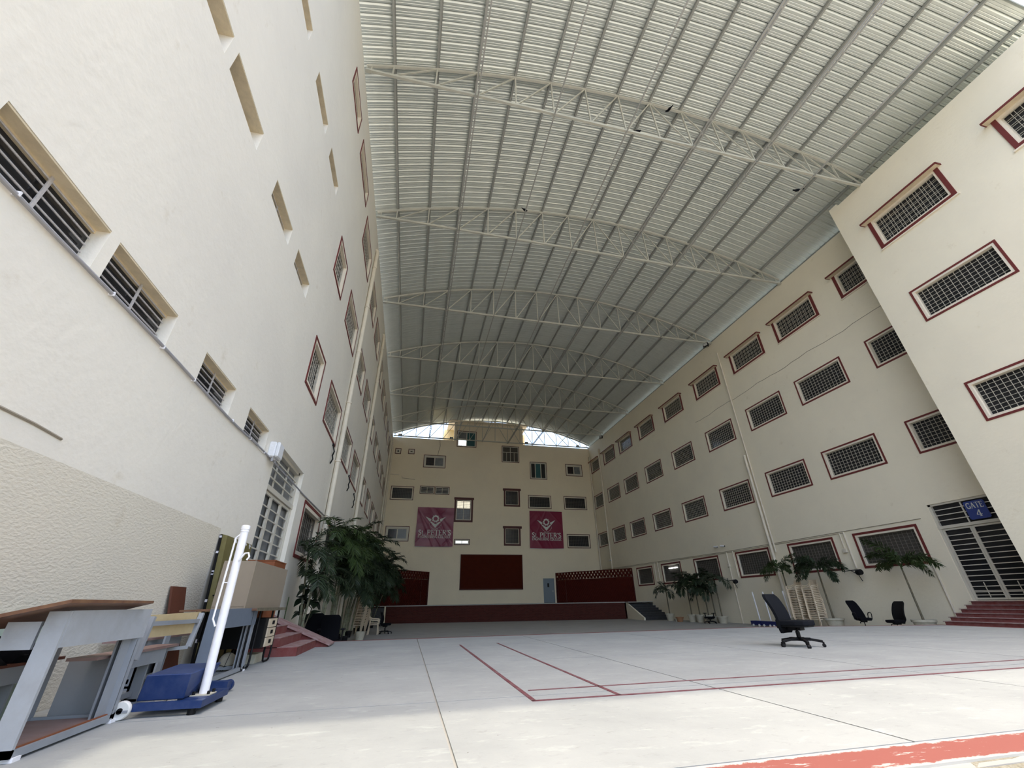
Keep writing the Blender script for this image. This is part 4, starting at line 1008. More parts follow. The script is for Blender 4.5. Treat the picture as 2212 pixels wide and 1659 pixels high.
def bench(name, label, x0, x1, y0, y1, z, m_frame, m_seat, back=None):
    t = thing(name, label, 'bench')
    obj('seat', MB().box(x0, x1, y0, y1, z-.02, z), m_seat, t)
    obj('apron', MB().box(x1-.04, x1-.02, y0+.35, y1-.18, z-.13, z-.02), m_frame, t)
    for y in (y0+.42, y1-.35):
        obj('leg', MB().box(x1-.16, x1-.06, y, y+.02, .02, z-.02).box(x1-.16, x1-.14, y, y+.1, .02, z-.02), m_frame, t)
        obj('leg', MB().box(x0+.04, x0+.06, y, y+.1, .02, z-.02), m_frame, t)
    if back: obj('leg', MB().box(x0-.16, x1-.03, y0+.33, y0+.35, .02, z-.02), m_frame, t)
    obj('foot_rail', MB().box(x0+.02, x1-.04, y0+.42, y0+.46, .0, .04).box(x0+.02, x1-.04, y1-.35, y1-.31, 0, .04), m_frame, t)
    obj('stretcher', MB().box(x1-.14, x1-.11, y0+.42, y1-.31, .06, .10), m_frame, t)
    if back:
        bx, b0, b1 = back
        obj('backrest', MB().add([(bx-.03,b0,.53),(bx-.03,b1-.10,.52),(bx-.05,b1,.715),(bx-.05,b0+.0,.70),(bx-.015,b0,.53),(bx-.015,b1-.10,.52),(bx-.035,b1,.715),(bx-.035,b0,.70)], [(0,1,2,3),(7,6,5,4),(0,4,5,1),(1,5,6,2),(2,6,7,3),(3,7,4,0)]), 'yellow_wood', t)
        fm = MB().bar((bx,b0+.03,.69),(bx,b0-.03,.38),.045,.035); obj('back_post', fm, m_frame, t)
        fm = MB().bar((bx,b1-.06,.70),(bx,b1-.16,.40),.045,.035).bar((bx,b1-.16,.40),(bx-.25,b1-.26,.385),.04,.03); obj('back_post', fm, m_frame, t)
        obj('back_rail', MB().bar((bx-.002,b0+.05,.635),(bx-.002,b1-.07,.63),.03,.035), m_frame, t)
    return t
bench('school_bench', 'grey framed bench with a faded red seat and a yellow ply backrest', -2.42, -2.22, 4.28, 5.55, .435, 'grey_paint', 'pink_wood', back=(-2.14, 4.66, 5.74))
bench('school_bench', 'second faded red bench pushed against the wall behind the yellow-backed one', -2.92, -2.66, 5.6, 6.9, .47, 'grey_paint', 'pink_wood')
bench('school_bench', 'dark bench against the wall behind the tilted-top desk', -2.93, -2.68, 3.15, 4.72, .42, 'grey_paint', 'red_wood')

t = thing('school_desk', 'slate grey desk frame without a top, in front of the steel desk', 'desk')
desk_frame(t, -2.55, -2.05, 5.97, 7.28, .735, 'slate_paint', 'grey_paint', lw=.125)
obj('top_board', MB().box(-2.5,-2.07,6.0,7.2,.715,.733), 'brown_wood', t)

# dark cloth bundle and mint board at the very left
mb = MB()
nu, nv = 14, 9
for j in range(nv+1):
    for i in range(nu+1):
        y = 3.75+.72*i/nu; a = PI*j/nv
        rr = .10+.05*math.sin(i*1.3+j)+.03*math.sin(i*2.9)
        mb.v.append((-2.80+rr*1.0*math.cos(a), y, .42+abs(rr)*1.2*math.sin(a)*(1-.5*abs(i/nu-.4))))
for j in range(nv):
    for i in range(nu):
        a = j*(nu+1)+i; mb.f.append((a,a+1,a+nu+2,a+nu+1)); mb.mi.append(0)
tag(obj('cloth_bundle', mb, 'black_fabric', None, True), 'black cloth bundle heaped on the dark bench', 'cloth')
tag(obj('mint_board', MB().box(-2.935,-2.915,3.5,4.92,.0,.725), 'mint'), 'pale mint board standing on the ground against the plain wall', 'board')
tag(obj('green_batten', MB().box(-2.945,-2.925,3.8,4.75,.03,.055), 'leaf_a'), 'thin green batten on the ground along the wall under the desk', 'batten')

# badminton post trolley
t = thing('net_post', 'white net post on a blue wheeled base with a weight box, beside the grey desk', 'net post')
obj('base_frame', MB().box(-2.01,-1.53,4.56,4.62,.045,.095).box(-1.60,-1.53,4.62,5.08,.045,.095).box(-2.01,-1.53,5.08,5.14,.045,.095).box(-1.75,-1.55,4.66,5.05,.085,.097), 'blue', t)
mb = MB().add([(-2.03,4.63,.1),(-1.70,4.63,.1),(-1.70,5.06,.1),(-2.03,5.06,.1),(-2.0,4.60,.275),(-1.68,4.60,.275),(-1.64,5.10,.30),(-1.98,5.10,.30)], [(0,3,2,1),(4,5,6,7),(0,1,5,4),(1,2,6,5),(2,3,7,6),(3,0,4,7)])
obj('weight_box', mb, 'blue', t, bevel=.006)
for y in (4.535, 5.165):
    wh = obj('wheel', MB().lathe([(.02,-.022),(.056,-.022),(.062,-.012),(.062,.012),(.056,.022),(.02,.022)], n=22).xf(Matrix.Translation((-2.065,y,.062)) @ Matrix.Rotation(PI/2,4,'X')), 'wheel', t, True)
    obj('hub', MB().tube([(-2.065,y-.03,.062),(-2.065,y+.03,.062)], .02, 10), 'black', wh, True)
    obj('fork', MB().box(-2.08,-2.01,y-.030,y-.025,.05,.066), 'grey_paint', t)
obj('flange', MB().box(-1.70,-1.55,4.75,4.90,.095,.105), 'pot', t)
for x, y in ((-1.68,4.77),(-1.57,4.77),(-1.68,4.88),(-1.57,4.88)): obj('bolt', MB().tube([(x,y,.1),(x,y,.128)], .012, 6), 'black', t)
PX, PY = -1.625, 4.825
obj('post', MB().tube([(PX,PY,.1),(PX-.03,PY,1.42)], .036, 20), 'white', t, True)
obj('cap', MB().lathe([(.0,1.42),(.040,1.42),(.040,1.432),(.036,1.434),(.036,1.44),(.041,1.442),(.041,1.475),(.03,1.482)], (PX-.03,PY,0), 20), 'white', t, True)
obj('net_cable', MB().tube([(PX-.045,PY-.02,1.40),(PX-.085,PY-.02,1.36),(PX-.085,PY-.02,.66),(PX-.05,PY-.02,.60)], .0085, 8).bar((PX-.085,PY-.02,.96),(PX-.04,PY-.02,.96),.008,.008), 'white', t, True)
obj('hook', MB().tube([(PX+.0,PY-.03,1.15),(PX+.04,PY-.04,1.215),(PX+.07,PY-.04,1.22),(PX+.085,PY-.04,1.185),(PX+.07,PY-.04,1.155)], .009, 8), 'white', t, True)
for x, y in ((-1.6,4.6),(-1.58,5.1)): obj('foot', MB().tube([(x,y,0),(x,y,.045)], .03, 10), 'black', t)
t = thing('spare_trolley', 'second blue base lying behind the net post, mostly hidden by it', 'base')
obj('frame', MB().box(-1.98,-1.66,5.5,5.62,.03,.10), 'blue', t); obj('wheel', MB().tube([(-1.70,5.63,.05),(-1.70,5.68,.05)], .05, 14), 'blue', t, True)

# steel desk with drawers
t = thing('steel_desk', 'black steel desk with three cream drawer fronts and a worn wooden top', 'desk')
obj('tabletop', MB().box(-2.72,-1.98,7.0,8.52,.705,.735), 'brown_wood', t, bevel=.004)
obj('edge_strip', MB().box(-1.985,-1.975,7.0,8.52,.70,.74), 'trunk', t)
obj('drawer_case', MB().box(-2.62,-2.03,7.72,8.30,.22,.60), 'black', t)
for k in range(3):
    z = .475-.125*k
    d_ = obj('drawer', MB().box(-2.03,-2.01,7.88,8.29,z,z+.115), 'carton' if False else 'chair', t)
    obj('handle', MB().box(-2.012,-2.006,8.03,8.15,z+.035,z+.085), 'black', d_)
for y in (7.12, 8.12):
    for x in (-2.06, -2.6):
        obj('leg_frame', MB().tube([(x,y,.70),(x,y,.09),(x,y+.03,.03),(x,y+.09,.014),(x,y+.26,.014),(x,y+.33,.03),(x,y+.36,.09),(x,y+.36,.70)], .014, 8), 'black', t, True)
obj('back_board', MB().box(-2.64,-2.62,7.1,8.4,.35,.70), 'black', t)

t = thing('carton', 'large beige board box standing on the steel desk', 'box')
mb = MB().box(-2.50,-2.10,6.86,8.62,.735,1.32); obj('body', mb, 'carton', t)
obj('corner_strip', MB().box(-2.112,-2.094,6.85,6.875,.735,1.325), 'carton', t)
obj('flap', MB().box(-2.50,-2.105,6.855,6.862,.76,1.29), 'carton', t)
t = thing('wooden_podium', 'orange-brown wooden box rising behind the beige box by the louvred door', 'podium')
obj('body', MB().box(-2.80,-2.36,8.70,9.45,.45,1.475), 'orange_wood', t); obj('lid', MB().box(-2.81,-2.35,8.69,9.46,1.475,1.49), 'orange_wood', t)
obj('knob', MB().tube([(-2.36,9.42,1.36),(-2.34,9.42,1.36)], .02, 8), 'white', t)

t = thing('notice_board', 'olive board with a chipped black and white edge leaning upright on the wall', 'board')
mb = MB().add([(-2.80,7.62,0),(-2.72,7.62,0),(-2.72,8.80,0),(-2.80,8.80,0),(-2.93,7.62,1.77),(-2.84,7.62,1.75),(-2.84,8.80,1.75),(-2.93,8.80,1.77)], [(0,3,2,1),(4,5,6,7),(0,1,5,4),(1,2,6,5),(2,3,7,6),(3,0,4,7)])
obj('panel', mb, 'olive', t)
mb = MB().bar((-2.805,7.61,0),(-2.925,7.61,1.76),.03,.03); obj('edge_strip', mb, 'black', t)
rnd = random.Random(3)
for k in range(16):
    z = rnd.uniform(.3,1.72); x = -2.805-.12*z/1.75
    if k < 9: obj('chip', MB().box(x-.014,x+.018,7.588,7.594,z,z+rnd.uniform(.015,.05)), 'paper', t)
    else:
        y = rnd.uniform(7.68,8.75); obj('chip', MB().bar((-2.842,y,1.74),(-2.835,y+rnd.uniform(.02,.05),1.74-rnd.uniform(.03,.08)),.012,.02), 'paper', t)
obj('seam', MB().box(-2.80,-2.755,7.605,7.62,.9,.92), 'black', t)
t = thing('brown_plank', 'tall red-brown plank leaning on the wall between the benches', 'plank')
obj('board', MB().add([(-2.78,6.72,0),(-2.755,6.72,0),(-2.755,7.1,0),(-2.78,7.1,0),(-2.935,6.60,1.0),(-2.91,6.60,1.0),(-2.91,6.98,1.0),(-2.935,6.98,1.0)], [(0,3,2,1),(4,5,6,7),(0,1,5,4),(1,2,6,5),(2,3,7,6),(3,0,4,7)]), 'red_wood', t)
bm = bmesh.new(); bmesh.ops.create_icosphere(bm, subdivisions=3, radius=.105); me = bpy.data.meshes.new('ball'); bm.to_mesh(me); bm.free(); me.materials.append(M_['ball'])
for p in me.polygons: p.use_smooth = True
t = thing('ball', 'worn cream ball with dark seams under the slate desk', 'ball', (-2.30,7.35,.105))
link('cover', me, t)
for rx, ry in ((.4,.2),(1.5,.6),(.9,1.9)): obj('seam', MB().tube([(.1055*math.cos(a),.1055*math.sin(a),0) for a in [2*PI*i/28 for i in range(29)]], .0035, 5).xf(Matrix.Rotation(rx,4,'X') @ Matrix.Rotation(ry,4,'Y')), 'black', t)
tag(obj('grey_slab', MB().box(-2.5,-2.15,8.05,8.45,0,.12), 'pot'), 'low grey slab on the ground under the drawers', 'slab')

# ------------------------------------------------------------------ office chairs
def soft(mb, name, mats, parent, lv=2, loc=None, rot=None):
    me = mb.mesh(name, mats, True); o = link(name, me, parent, loc, rot)
    bm = bmesh.new(); bm.from_mesh(me)
    bmesh.ops.bevel(bm, geom=bm.edges[:], offset=.022, segments=3, profile=.6, affect='EDGES', clamp_overlap=True)
    bmesh.ops.recalc_face_normals(bm, faces=bm.faces[:]); bm.to_mesh(me); bm.free()
    for p in me.polygons: p.use_smooth = True
    return o
def curved_back(w0, w1, h, z0, lean, th, n=16, waist=.0):
    """backrest slab; faces +X, curved in profile"""
    mb = MB(); k = 6
    prof_ = []
    for i in range(n+1):
        t_ = i/n; z = z0+h*t_; x = -lean*t_**1.3 + .075*(math.sin(t_*PI*.95+.25) - math.sin(.25)) * .8
        hw = (w0+(w1-w0)*t_)/2
        edge = min(t_, 1-t_); hw *= 1-.30*max(0, 1-edge/.16)**2.2
        prof_.append((x, z, hw))
    for x, z, hw in prof_:
        for j in range(k+1):
            u = -1+2*j/k; mb.v.append((x+.035*u*u, hw*u, z))
    for x, z, hw in prof_:
        for j in range(k+1):
            u = -1+2*j/k; mb.v.append((x-th+.035*u*u, hw*u, z))
    m_ = (n+1)*(k+1)
    for i in range(n):
        for j in range(k):
            a = i*(k+1)+j; mb.f.append((a,a+1,a+k+2,a+k+1)); mb.f.append((m_+a+k+1,m_+a+k+2,m_+a+1,m_+a)); mb.mi += [0,0]
    for i in range(n):
        for j in (0, k):
            a = i*(k+1)+j; q = (a,a+k+1,m_+a+k+1,m_+a); mb.f.append(q if j == 0 else q[::-1]); mb.mi.append(0)
    for j in range(k):
        for i in (0, n):
            a = i*(k+1)+j; q = (a+1,a,m_+a,m_+a+1); mb.f.append(q if i == 0 else q[::-1]); mb.mi.append(0)
    return mb
def office_chair(label, loc, rz, back_h=.52, seat_h=.40, arms=None, lean=.10, fabric='black_fabric', backm=None, back_w=(.40,.36), base=True, zb=None, tilt=0):
    t = thing('office_chair', label, 'chair', loc, rz, 'swivel office chairs')
    s = MB()
    pl = [(.24,.20),(.27,.10),(.27,-.10),(.24,-.20),(.10,-.235),(-.18,-.21),(-.20,-.12),(-.20,.12),(-.18,.21),(.10,.235)]
    s.prism(pl, 'z', seat_h-.065, seat_h+.015); soft(s, 'seat', fabric, t)
    obj('seat_shell', MB().prism([(x*.92,y*.92) for x, y in pl], 'z', seat_h-.085, seat_h-.06), 'black', t)
    z0 = zb if zb is not None else seat_h-.12
    obj('backrest', curved_back(back_w[0], back_w[1], back_h, z0, lean, .05).xf(Matrix.Translation((-.20,0,0))), backm or fabric, t, True)
    obj('back_bracket', MB().bar((-.05,0,seat_h-.10),(-.235,0,seat_h-.10),.07,.02).bar((-.29,0,seat_h-.12),(-.29,0,seat_h+.02),.07,.02).bar((-.235,0,seat_h-.10),(-.30,0,seat_h-.10),.07,.02), 'black', t)
    obj('mechanism', MB().box(-.12,.10,-.08,.08,seat_h-.14,seat_h-.085), 'black', t, bevel=.01)
    obj('column', MB().lathe([(.016,.20),(.016,seat_h-.12)], n=10).lathe([(.032,.105),(.034,.23),(.026,.235)], n=14), 'black', t, True)
    obj('lever', MB().tube([(.03,-.06,seat_h-.10),(.06,-.15,seat_h-.13),(.075,-.18,seat_h-.17)], [.010,.012,.018], 8), 'black', t, True)
    if base:
        for k in range(5):
            a = 2*PI*k/5+.45; ca, sa = math.cos(a), math.sin(a)
            b = MB().bar((.03*ca,.03*sa,.115),(.17*ca,.17*sa,.115),.055,.045).bar((.16*ca,.16*sa,.113),(.335*ca,.335*sa,.085),.045,.038)
            bo = obj('base_arm', b, 'black', t, bevel=.006)
            obj('caster', MB().tube([(.335*ca-.024*sa,.335*sa+.024*ca,.028),(.335*ca+.024*sa,.335*sa-.024*ca,.028)], .028, 12).box(.335*ca-.012,.335*ca+.012,.335*sa-.012,.335*sa+.012,.03,.08), 'black', bo, True)
        obj('hub', MB().lathe([(.05,.09),(.05,.135),(.035,.145)], n=12), 'black', t, True)
    if arms == 'loop':
        for sd in (-1,1):
            obj('armrest', MB().tube([(-.13,sd*.24,seat_h-.05),(-.12,sd*.27,seat_h+.13),(-.05,sd*.275,seat_h+.19),(.10,sd*.275,seat_h+.20),(.17,sd*.27,seat_h+.15),(.13,sd*.25,seat_h-.04)], .016, 8), 'black', t, True)
    elif arms == 'tee':
        for sd in (-1,1):
            obj('armrest', MB().bar((0,sd*.27,seat_h-.06),(0,sd*.29,seat_h+.17),.05,.03).box(-.12,.13,sd*.29-.045,sd*.29+.045,seat_h+.165,seat_h+.20).bar((0,sd*.15,seat_h-.07),(0,sd*.28,seat_h-.06),.05,.02), 'black', t)
    return t
office_chair('charcoal armless swivel chair standing alone on the open court', (6.76,7.1,0), math.atan2(-.93,.36), fabric='navy_fabric', back_h=.62, seat_h=.385, lean=.125, back_w=(.42,.48), zb=.20)
office_chair('black swivel chair seen from behind, nearer the red door steps', (-2.38,13.7,LOW), PI/2+.12, back_h=.62, seat_h=.52, arms='tee', back_w=(.44,.50), zb=.46, lean=.05)
office_chair('black swivel chair seen from behind, nearer the plastic chair stack', (-1.86,13.3,LOW), PI/2-.05, back_h=.60, seat_h=.52, arms='tee', back_w=(.44,.48), zb=.44, lean=.05)
office_chair('black swivel chair in profile before the stage steps', (-.92,24.2,LOW), -.15, back_h=.50, seat_h=.44, back_w=(.42,.38), zb=.42, lean=.03)
office_chair('black swivel chair tilted back with loop arms, between two pots by the gate wall', (17.75,15.2,LOW), -PI/2-.45, back_h=.70, seat_h=.50, arms='loop', lean=.42, zb=.42)
office_chair('black mesh-back swivel chair beside the pot nearest the red steps', (17.75,13.95,LOW), PI*.95, back_h=.66, seat_h=.46, lean=.20, back_w=(.50,.46), zb=.42, backm='black')
office_chair('low black swivel chair with T arms among the whitewashed pots', (17.5,24.5,LOW), PI+.3, back_h=.10, seat_h=.34, arms='tee', zb=.25)

# ------------------------------------------------------------------ plastic chairs
def chair_meshes(arm):
    d = {}
    w_, dp, sh = .215, .21, .43
    d['seat'] = MB().prism([(dp,-w_),(dp+.02,0),(dp,w_),(-dp,w_*.86),(-dp,-w_*.86)], 'z', sh-.012, sh).box(dp-.01, dp+.012, -w_, w_, sh-.030, sh).box(-dp,dp,-w_,-w_+.012,sh-.03,sh).box(-dp,dp,w_-.012,w_,sh-.03,sh)
    legs = []
    for sx, sy in ((1,1),(1,-1),(-1,1),(-1,-1)):
        x0, y0 = sx*dp*.95, sy*w_*(.97 if sx > 0 else .84); x1, y1 = sx*(dp+.045), sy*(w_+.03)
        m_ = MB()
        m_.add([(x0-.025*sx,y0,sh-.01),(x0,y0,sh-.01),(x1,y1,0),(x1-.045*sx,y1,0),(x0-.025*sx,y0-.02*sy,sh-.01),(x0,y0-.02*sy,sh-.01),(x1,y1-.02*sy,0),(x1-.045*sx,y1-.02*sy,0)], [(0,1,2,3),(7,6,5,4),(0,4,5,1),(1,5,6,2),(2,6,7,3),(3,7,4,0)])
        m_.add([(x0-.01*sx,y0,sh-.01),(x0-.01*sx,y0-.045*sy,sh-.01),(x1-.01*sx,y1-.045*sy,0),(x1-.01*sx,y1,0),(x0,y0,sh-.01),(x0,y0-.045*sy,sh-.01),(x1,y1-.045*sy,0),(x1,y1,0)], [(0,1,2,3),(7,6,5,4),(0,4,5,1),(1,5,6,2),(2,6,7,3),(3,7,4,0)])
        legs.append(m_)
    d['legs'] = legs
    b = MB(); n = 6; hb = .40
    def bk(u, v): # u -1..1, v 0..1
        return (-dp-.11*v+.05*u*u, u*(w_*.86+.005*v), sh+hb*v)
    def strip(u0, u1, v0, v1, th=.012):
        k = 4
        for i in range(k):
            a, c = u0+(u1-u0)*i/k, u0+(u1-u0)*(i+1)/k
            q = [bk(a,v0), bk(c,v0), bk(c,v1), bk(a,v1)]
            b.add(q+[(p[0]-th,p[1],p[2]) for p in q], [(0,1,2,3),(7,6,5,4),(0,4,5,1),(1,5,6,2),(2,6,7,3),(3,7,4,0)])
    strip(-1,-.84,0,1); strip(.84,1,0,1); strip(-.84,.84,.86,1); strip(-.84,.84,0,.10)
    for i in range(6): strip(-.84,.84,.16+.115*i,.235+.115*i)
    d['backrest'] = b
    if arm:
        d['arms'] = [MB().tube([(-dp-.06,s*(w_-.01),sh+.26),(-dp+.08,s*(w_+.035),sh+.17),(dp-.03,s*(w_+.045),sh+.15),(dp+.015,s*(w_+.035),sh+.12),(dp+.01,s*w_,sh-.03)], [.016,.02,.022,.02,.018], 6) for s in (-1,1)]
    return d
def plastic_chair(name, label, arm):
    t = thing(name, label, 'chair')
    d = chair_meshes(arm)
    obj('seat', d['seat'], 'chair', t); obj('backrest', d['backrest'], 'chair', t, recalc=False)
    for l_ in d['legs']: obj('leg', l_, 'chair', t)
    for a_ in d.get('arms', []): obj('armrest', a_, 'chair', t, True)
    return t
def stack(root, x, y, z, rz, n, dz, dx, lab, group, first=True):
    for k in range(n):
        loc = (x+math.cos(rz)*dx*k, y+math.sin(rz)*dx*k, z+dz*k)
        pos = 'topmost' if k == n-1 else 'lowest' if k == 0 else f'{ordn(k)} from the bottom' if k < 21 else 'high'
        l_ = f'cream plastic chair, {pos} in the {lab}'
        if k == 0 and first: root.location = loc; root.rotation_euler = (0,0,rz); root['label'] = l_; root['group'] = group
        else: dup(root, loc, rz, l_, group)
ca_ = plastic_chair('plastic_chair', '', False)
stack(ca_, -2.12, 23.6, LOW, -.35, 15, .066, .012, 'stack beside the tall palms', 'stacked chairs by the palms')
cb_ = plastic_chair('plastic_armchair', '', True)
stack(cb_, -1.45, 23.9, LOW, -.05, 2, .07, .005, 'pair of armchairs next to the tall stack', 'paired plastic armchairs')
stack(cb_, 17.58, 17.95, LOW, PI+.05, 18, .068, -.004, 'armchair stack farther from the gate', 'armchair stack far from the gate', False)
stack(cb_, 17.68, 17.2, LOW, PI+.05, 18, .067, -.004, 'armchair stack nearer the gate', 'armchair stack near the gate', False)

# ------------------------------------------------------------------ net posts by the gate wall
for k, (y, tz) in enumerate([(20.98,1.06),(20.25,1.05),(19.6,1.04),(18.95,1.06)]):
    t = thing('net_post', f'white post on a navy base by the gate wall, {ordn(k)} from the far end', 'net post', (17.75,y,LOW), 0, 'net posts in a row')
    obj('base', MB().box(-.16,.16,-.31,.34,.05,.235), 'navy', t)
    obj('post', MB().tube([(0,-.18,.26),(0,-.12,tz-LOW)], .032, 10), 'white', t, True)
    for yy in (-.24,.16): obj('wheel', MB().tube([(-.19,yy-.0,.05),(-.16,yy,.05)], .055, 12), 'wheel', t, True)

# ------------------------------------------------------------------ palms
def frond_mesh(name, L, up, end, n, ll, m, plum=0.0, seed=0, wid=.028):
    rnd = random.Random(seed); mb = MB()
    N = 14; P_ = [Vector((0,0,0))]; D = []
    for i in range(N):
        t_ = i/(N-1); a = math.radians(up+(end-up)*t_**1.15); d = Vector((math.cos(a),.0,math.sin(a))); D.append(d); P_.append(P_[-1]+d*L/N)
    mb.tube(P_, [.011*(1-.8*i/N)+.002 for i in range(N+1)], 4)
    for i in range(n):
        t_ = .16+.84*i/(n-1); s = t_*N; k = min(int(s), N-1); p = P_[k]+(P_[k+1]-P_[k])*(s-k); d = D[k]
        nrm = Vector((-d.z,0,d.x))
        l_ = ll*(.55+.45*math.sin(PI*min(1,(t_-.1)*1.15)))*rnd.uniform(.85,1.1)
        for sd in (-1,1):
            roll_ = rnd.uniform(-plum,plum)
            fwd = .55+.4*t_
            v = (d*fwd + Vector((0,sd,0))*math.cos(roll_) + nrm*math.sin(roll_)*1.0).normalized()
            mid = p+v*l_*.5; mid.z -= l_*.02; tip = p+v*l_; tip.z -= l_*(.16+.12*rnd.random())
            b_ = v.cross(nrm).normalized()*wid*.5
            o = len(mb.v)
            mb.v += [tuple(p), tuple(mid+b_), tuple(tip), tuple(mid-b_)]
            mb.f.append((o,o+1,o+2,o+3)); mb.mi.append(0)
    return mb.mesh(name, m, recalc=False)
FR = {}
for mk in ('leaf_a','leaf_b','leaf_c'):
    for i, (up, end) in enumerate(((70,-35),(48,-60),(25,-80),(80,10))):
        FR[mk, i] = frond_mesh('frond', 1.0, up, end, 34, .33, mk, .35, i+10, .036)
        FR[mk, i, 'p'] = frond_mesh('frond', 1.0, up, end, 76, .235, mk, 1.3, i+20, .034)
def palm(label, loc, h, L, nf, m, pot=None, group=None, seed=0, trunk_r=.04, plum=False, lean=(0,0), tmat='trunk', canes=1, only=None, vary=1.0, wall=None, potm='pot'):
    rnd = random.Random(seed)
    t = thing('potted_palm', label, 'palm', loc, 0, group)
    zb = 0
    if pot:
        pr, ph = pot
        obj('pot', MB().lathe([(pr*.66,0),(pr*.9,ph*.82),(pr,ph*.84),(pr,ph),(pr*.9,ph),(pr*.88,ph*.9)], n=22), potm, t, True)
        obj('soil', MB().lathe([(.01,ph*.9),(pr*.89,ph*.9)], n=18), 'soil', t); zb = ph*.88
    for c in range(canes):
        ox, oy = (rnd.uniform(-.14,.14), rnd.uniform(-.14,.14)) if canes > 1 else (0,0)
        lx, ly = lean[0]+(rnd.uniform(-.15,.15) if canes > 1 else 0), lean[1]+(rnd.uniform(-.2,.2) if canes > 1 else 0)
        hh = h*(1 if c == 0 else rnd.uniform(.68,.98))
        pts = [(ox+lx*(i/7)**1.4, oy+ly*(i/7)**1.4, zb+(hh-zb)*i/7) for i in range(8)]
        obj('trunk', MB().tube(pts, [trunk_r*(1.25 if i == 0 else 1-.25*i/7) for i in range(8)], 9), tmat, t, True)
        top_ = Vector(pts[-1])
        if tmat == 'cane':
            mb = MB()
            for i in range(1,10):
                f = i/10; q = Vector(pts[int(f*7)]).lerp(Vector(pts[min(7,int(f*7)+1)]), f*7-int(f*7)); mb.tube([q-Vector((0,0,.008)),q+Vector((0,0,.008))], trunk_r*1.08, 9)
            o = obj('ring_scars', mb, 'trunk', t, True); o['kind'] = 'stuff'
        obj('crownshaft', MB().tube([top_-Vector((0,0,.06)), top_+Vector((0,0,.16))], [trunk_r*.9,trunk_r*.45], 8), 'leaf_a', t, True)
        a0 = rnd.uniform(0,6.28)
        angs = only if only else [a0+2*PI*i/nf+rnd.uniform(-.25,.25) for i in range(nf)]
        if wall:
            if not only: angs = [wall[0]+math.radians(-105+210*(i+.5)/nf)+rnd.uniform(-.2,.2) for i in range(nf)]
        for i, a in enumerate(angs):
            if isinstance(a, tuple): a, k_, sc_ = a
            else: k_ = (0,1,2,1,0,3,1,2)[i % 8]; sc_ = rnd.uniform(.75,1.1)*vary
            if wall:
                cw = -math.cos(a-wall[0])*L*sc_*(.95, .9, .85, .75)[k_]
                if cw > wall[1]: sc_ *= wall[1]/cw
            key = (m, k_, 'p') if plum else (m, k_)
            f = link('frond', FR[key], t, tuple(top_+Vector((0,0,.08*rnd.random()))), (rnd.uniform(-.15,.15),0,a), L*sc_)
    return t
gp = 'palms along the gate wall'
palm('potted palm with a drooping crown beside the dark stage steps', (17.6,28.9,LOW), 1.75, 1.1, 9, 'leaf_c', (.30,.44), gp, 1, wall=(PI, XR-.1-17.6))
palm('second potted palm from the stage steps, with a dense dark crown', (17.75,26.6,LOW), 1.95, 1.2, 11, 'leaf_b', (.29,.42), gp, 2, wall=(PI, XR-.1-17.75))
palm('third potted palm from the stage steps, tallest of the tight row', (17.85,25.9,LOW), 2.1, 1.35, 11, 'leaf_b', (.29,.42), gp, 3, wall=(PI, XR-.1-17.85))
palm('fourth potted palm from the stage steps, with a pale slim trunk', (17.95,25.2,LOW), 1.6, 1.2, 10, 'leaf_b', (.30,.40), gp, 4, wall=(PI, XR-.1-17.95))
palm('slim palm rising behind the low black swivel chair', (18.25,24.95,LOW), 2.15, 1.2, 9, 'leaf_b', (.26,.36), gp, 5, wall=(PI, XR-.1-18.25))
palm('potted palm with one long drooping frond, last of the tight row', (18.2,24.3,LOW), 2.25, 1.15, 8, 'leaf_c', (.32,.36), gp, 6, wall=(PI, XR-.1-18.2), only=[(-1.45,2,1.15),(-1.8,1,1.0),(2.6,1,.9),(1.6,0,.9),(PI,1,.9),(-2.6,2,.8)])
palm('potted palm with bushy fronds behind the chair stacks, away from the gate', (18.0,18.75,LOW), 2.35, 1.15, 7, 'leaf_a', (.36,.42), gp, 7, wall=(PI, XR-.1-18.0), plum=True, only=[(PI*.9,1,1.05),(1.3,0,1.15),(.2,0,1.0),(2.2,2,.95),(-.7,3,1.0),(-1.9,1,.8)])
palm('potted palm spreading over the chair stacks in front of the largest mesh window', (18.0,16.75,LOW), 2.35, 1.35, 7, 'leaf_b', (.38,.46), gp, 8, wall=(PI, XR-.1-18.0), plum=True, only=[(1.5,1,1.1),(1.9,2,.95),(-1.5,1,1.1),(2.6,0,.9),(-1.9,2,1.05),(PI,2,.8),(1.3,0,.9)])
palm('potted palm with splayed fronds before the mesh window nearest the gate', (18.05,13.2,LOW), 2.2, 1.25, 7, 'leaf_a', (.36,.50), gp, 9, wall=(PI, XR-.1-18.05), plum=True, trunk_r=.035, only=[(1.5,1,.9),(1.7,0,1.0),(-1.5,1,1.15),(-1.8,1,.9),(2.4,3,1.1),(.8,0,.9),(1.2,1,.8),(-1.2,2,.8)])

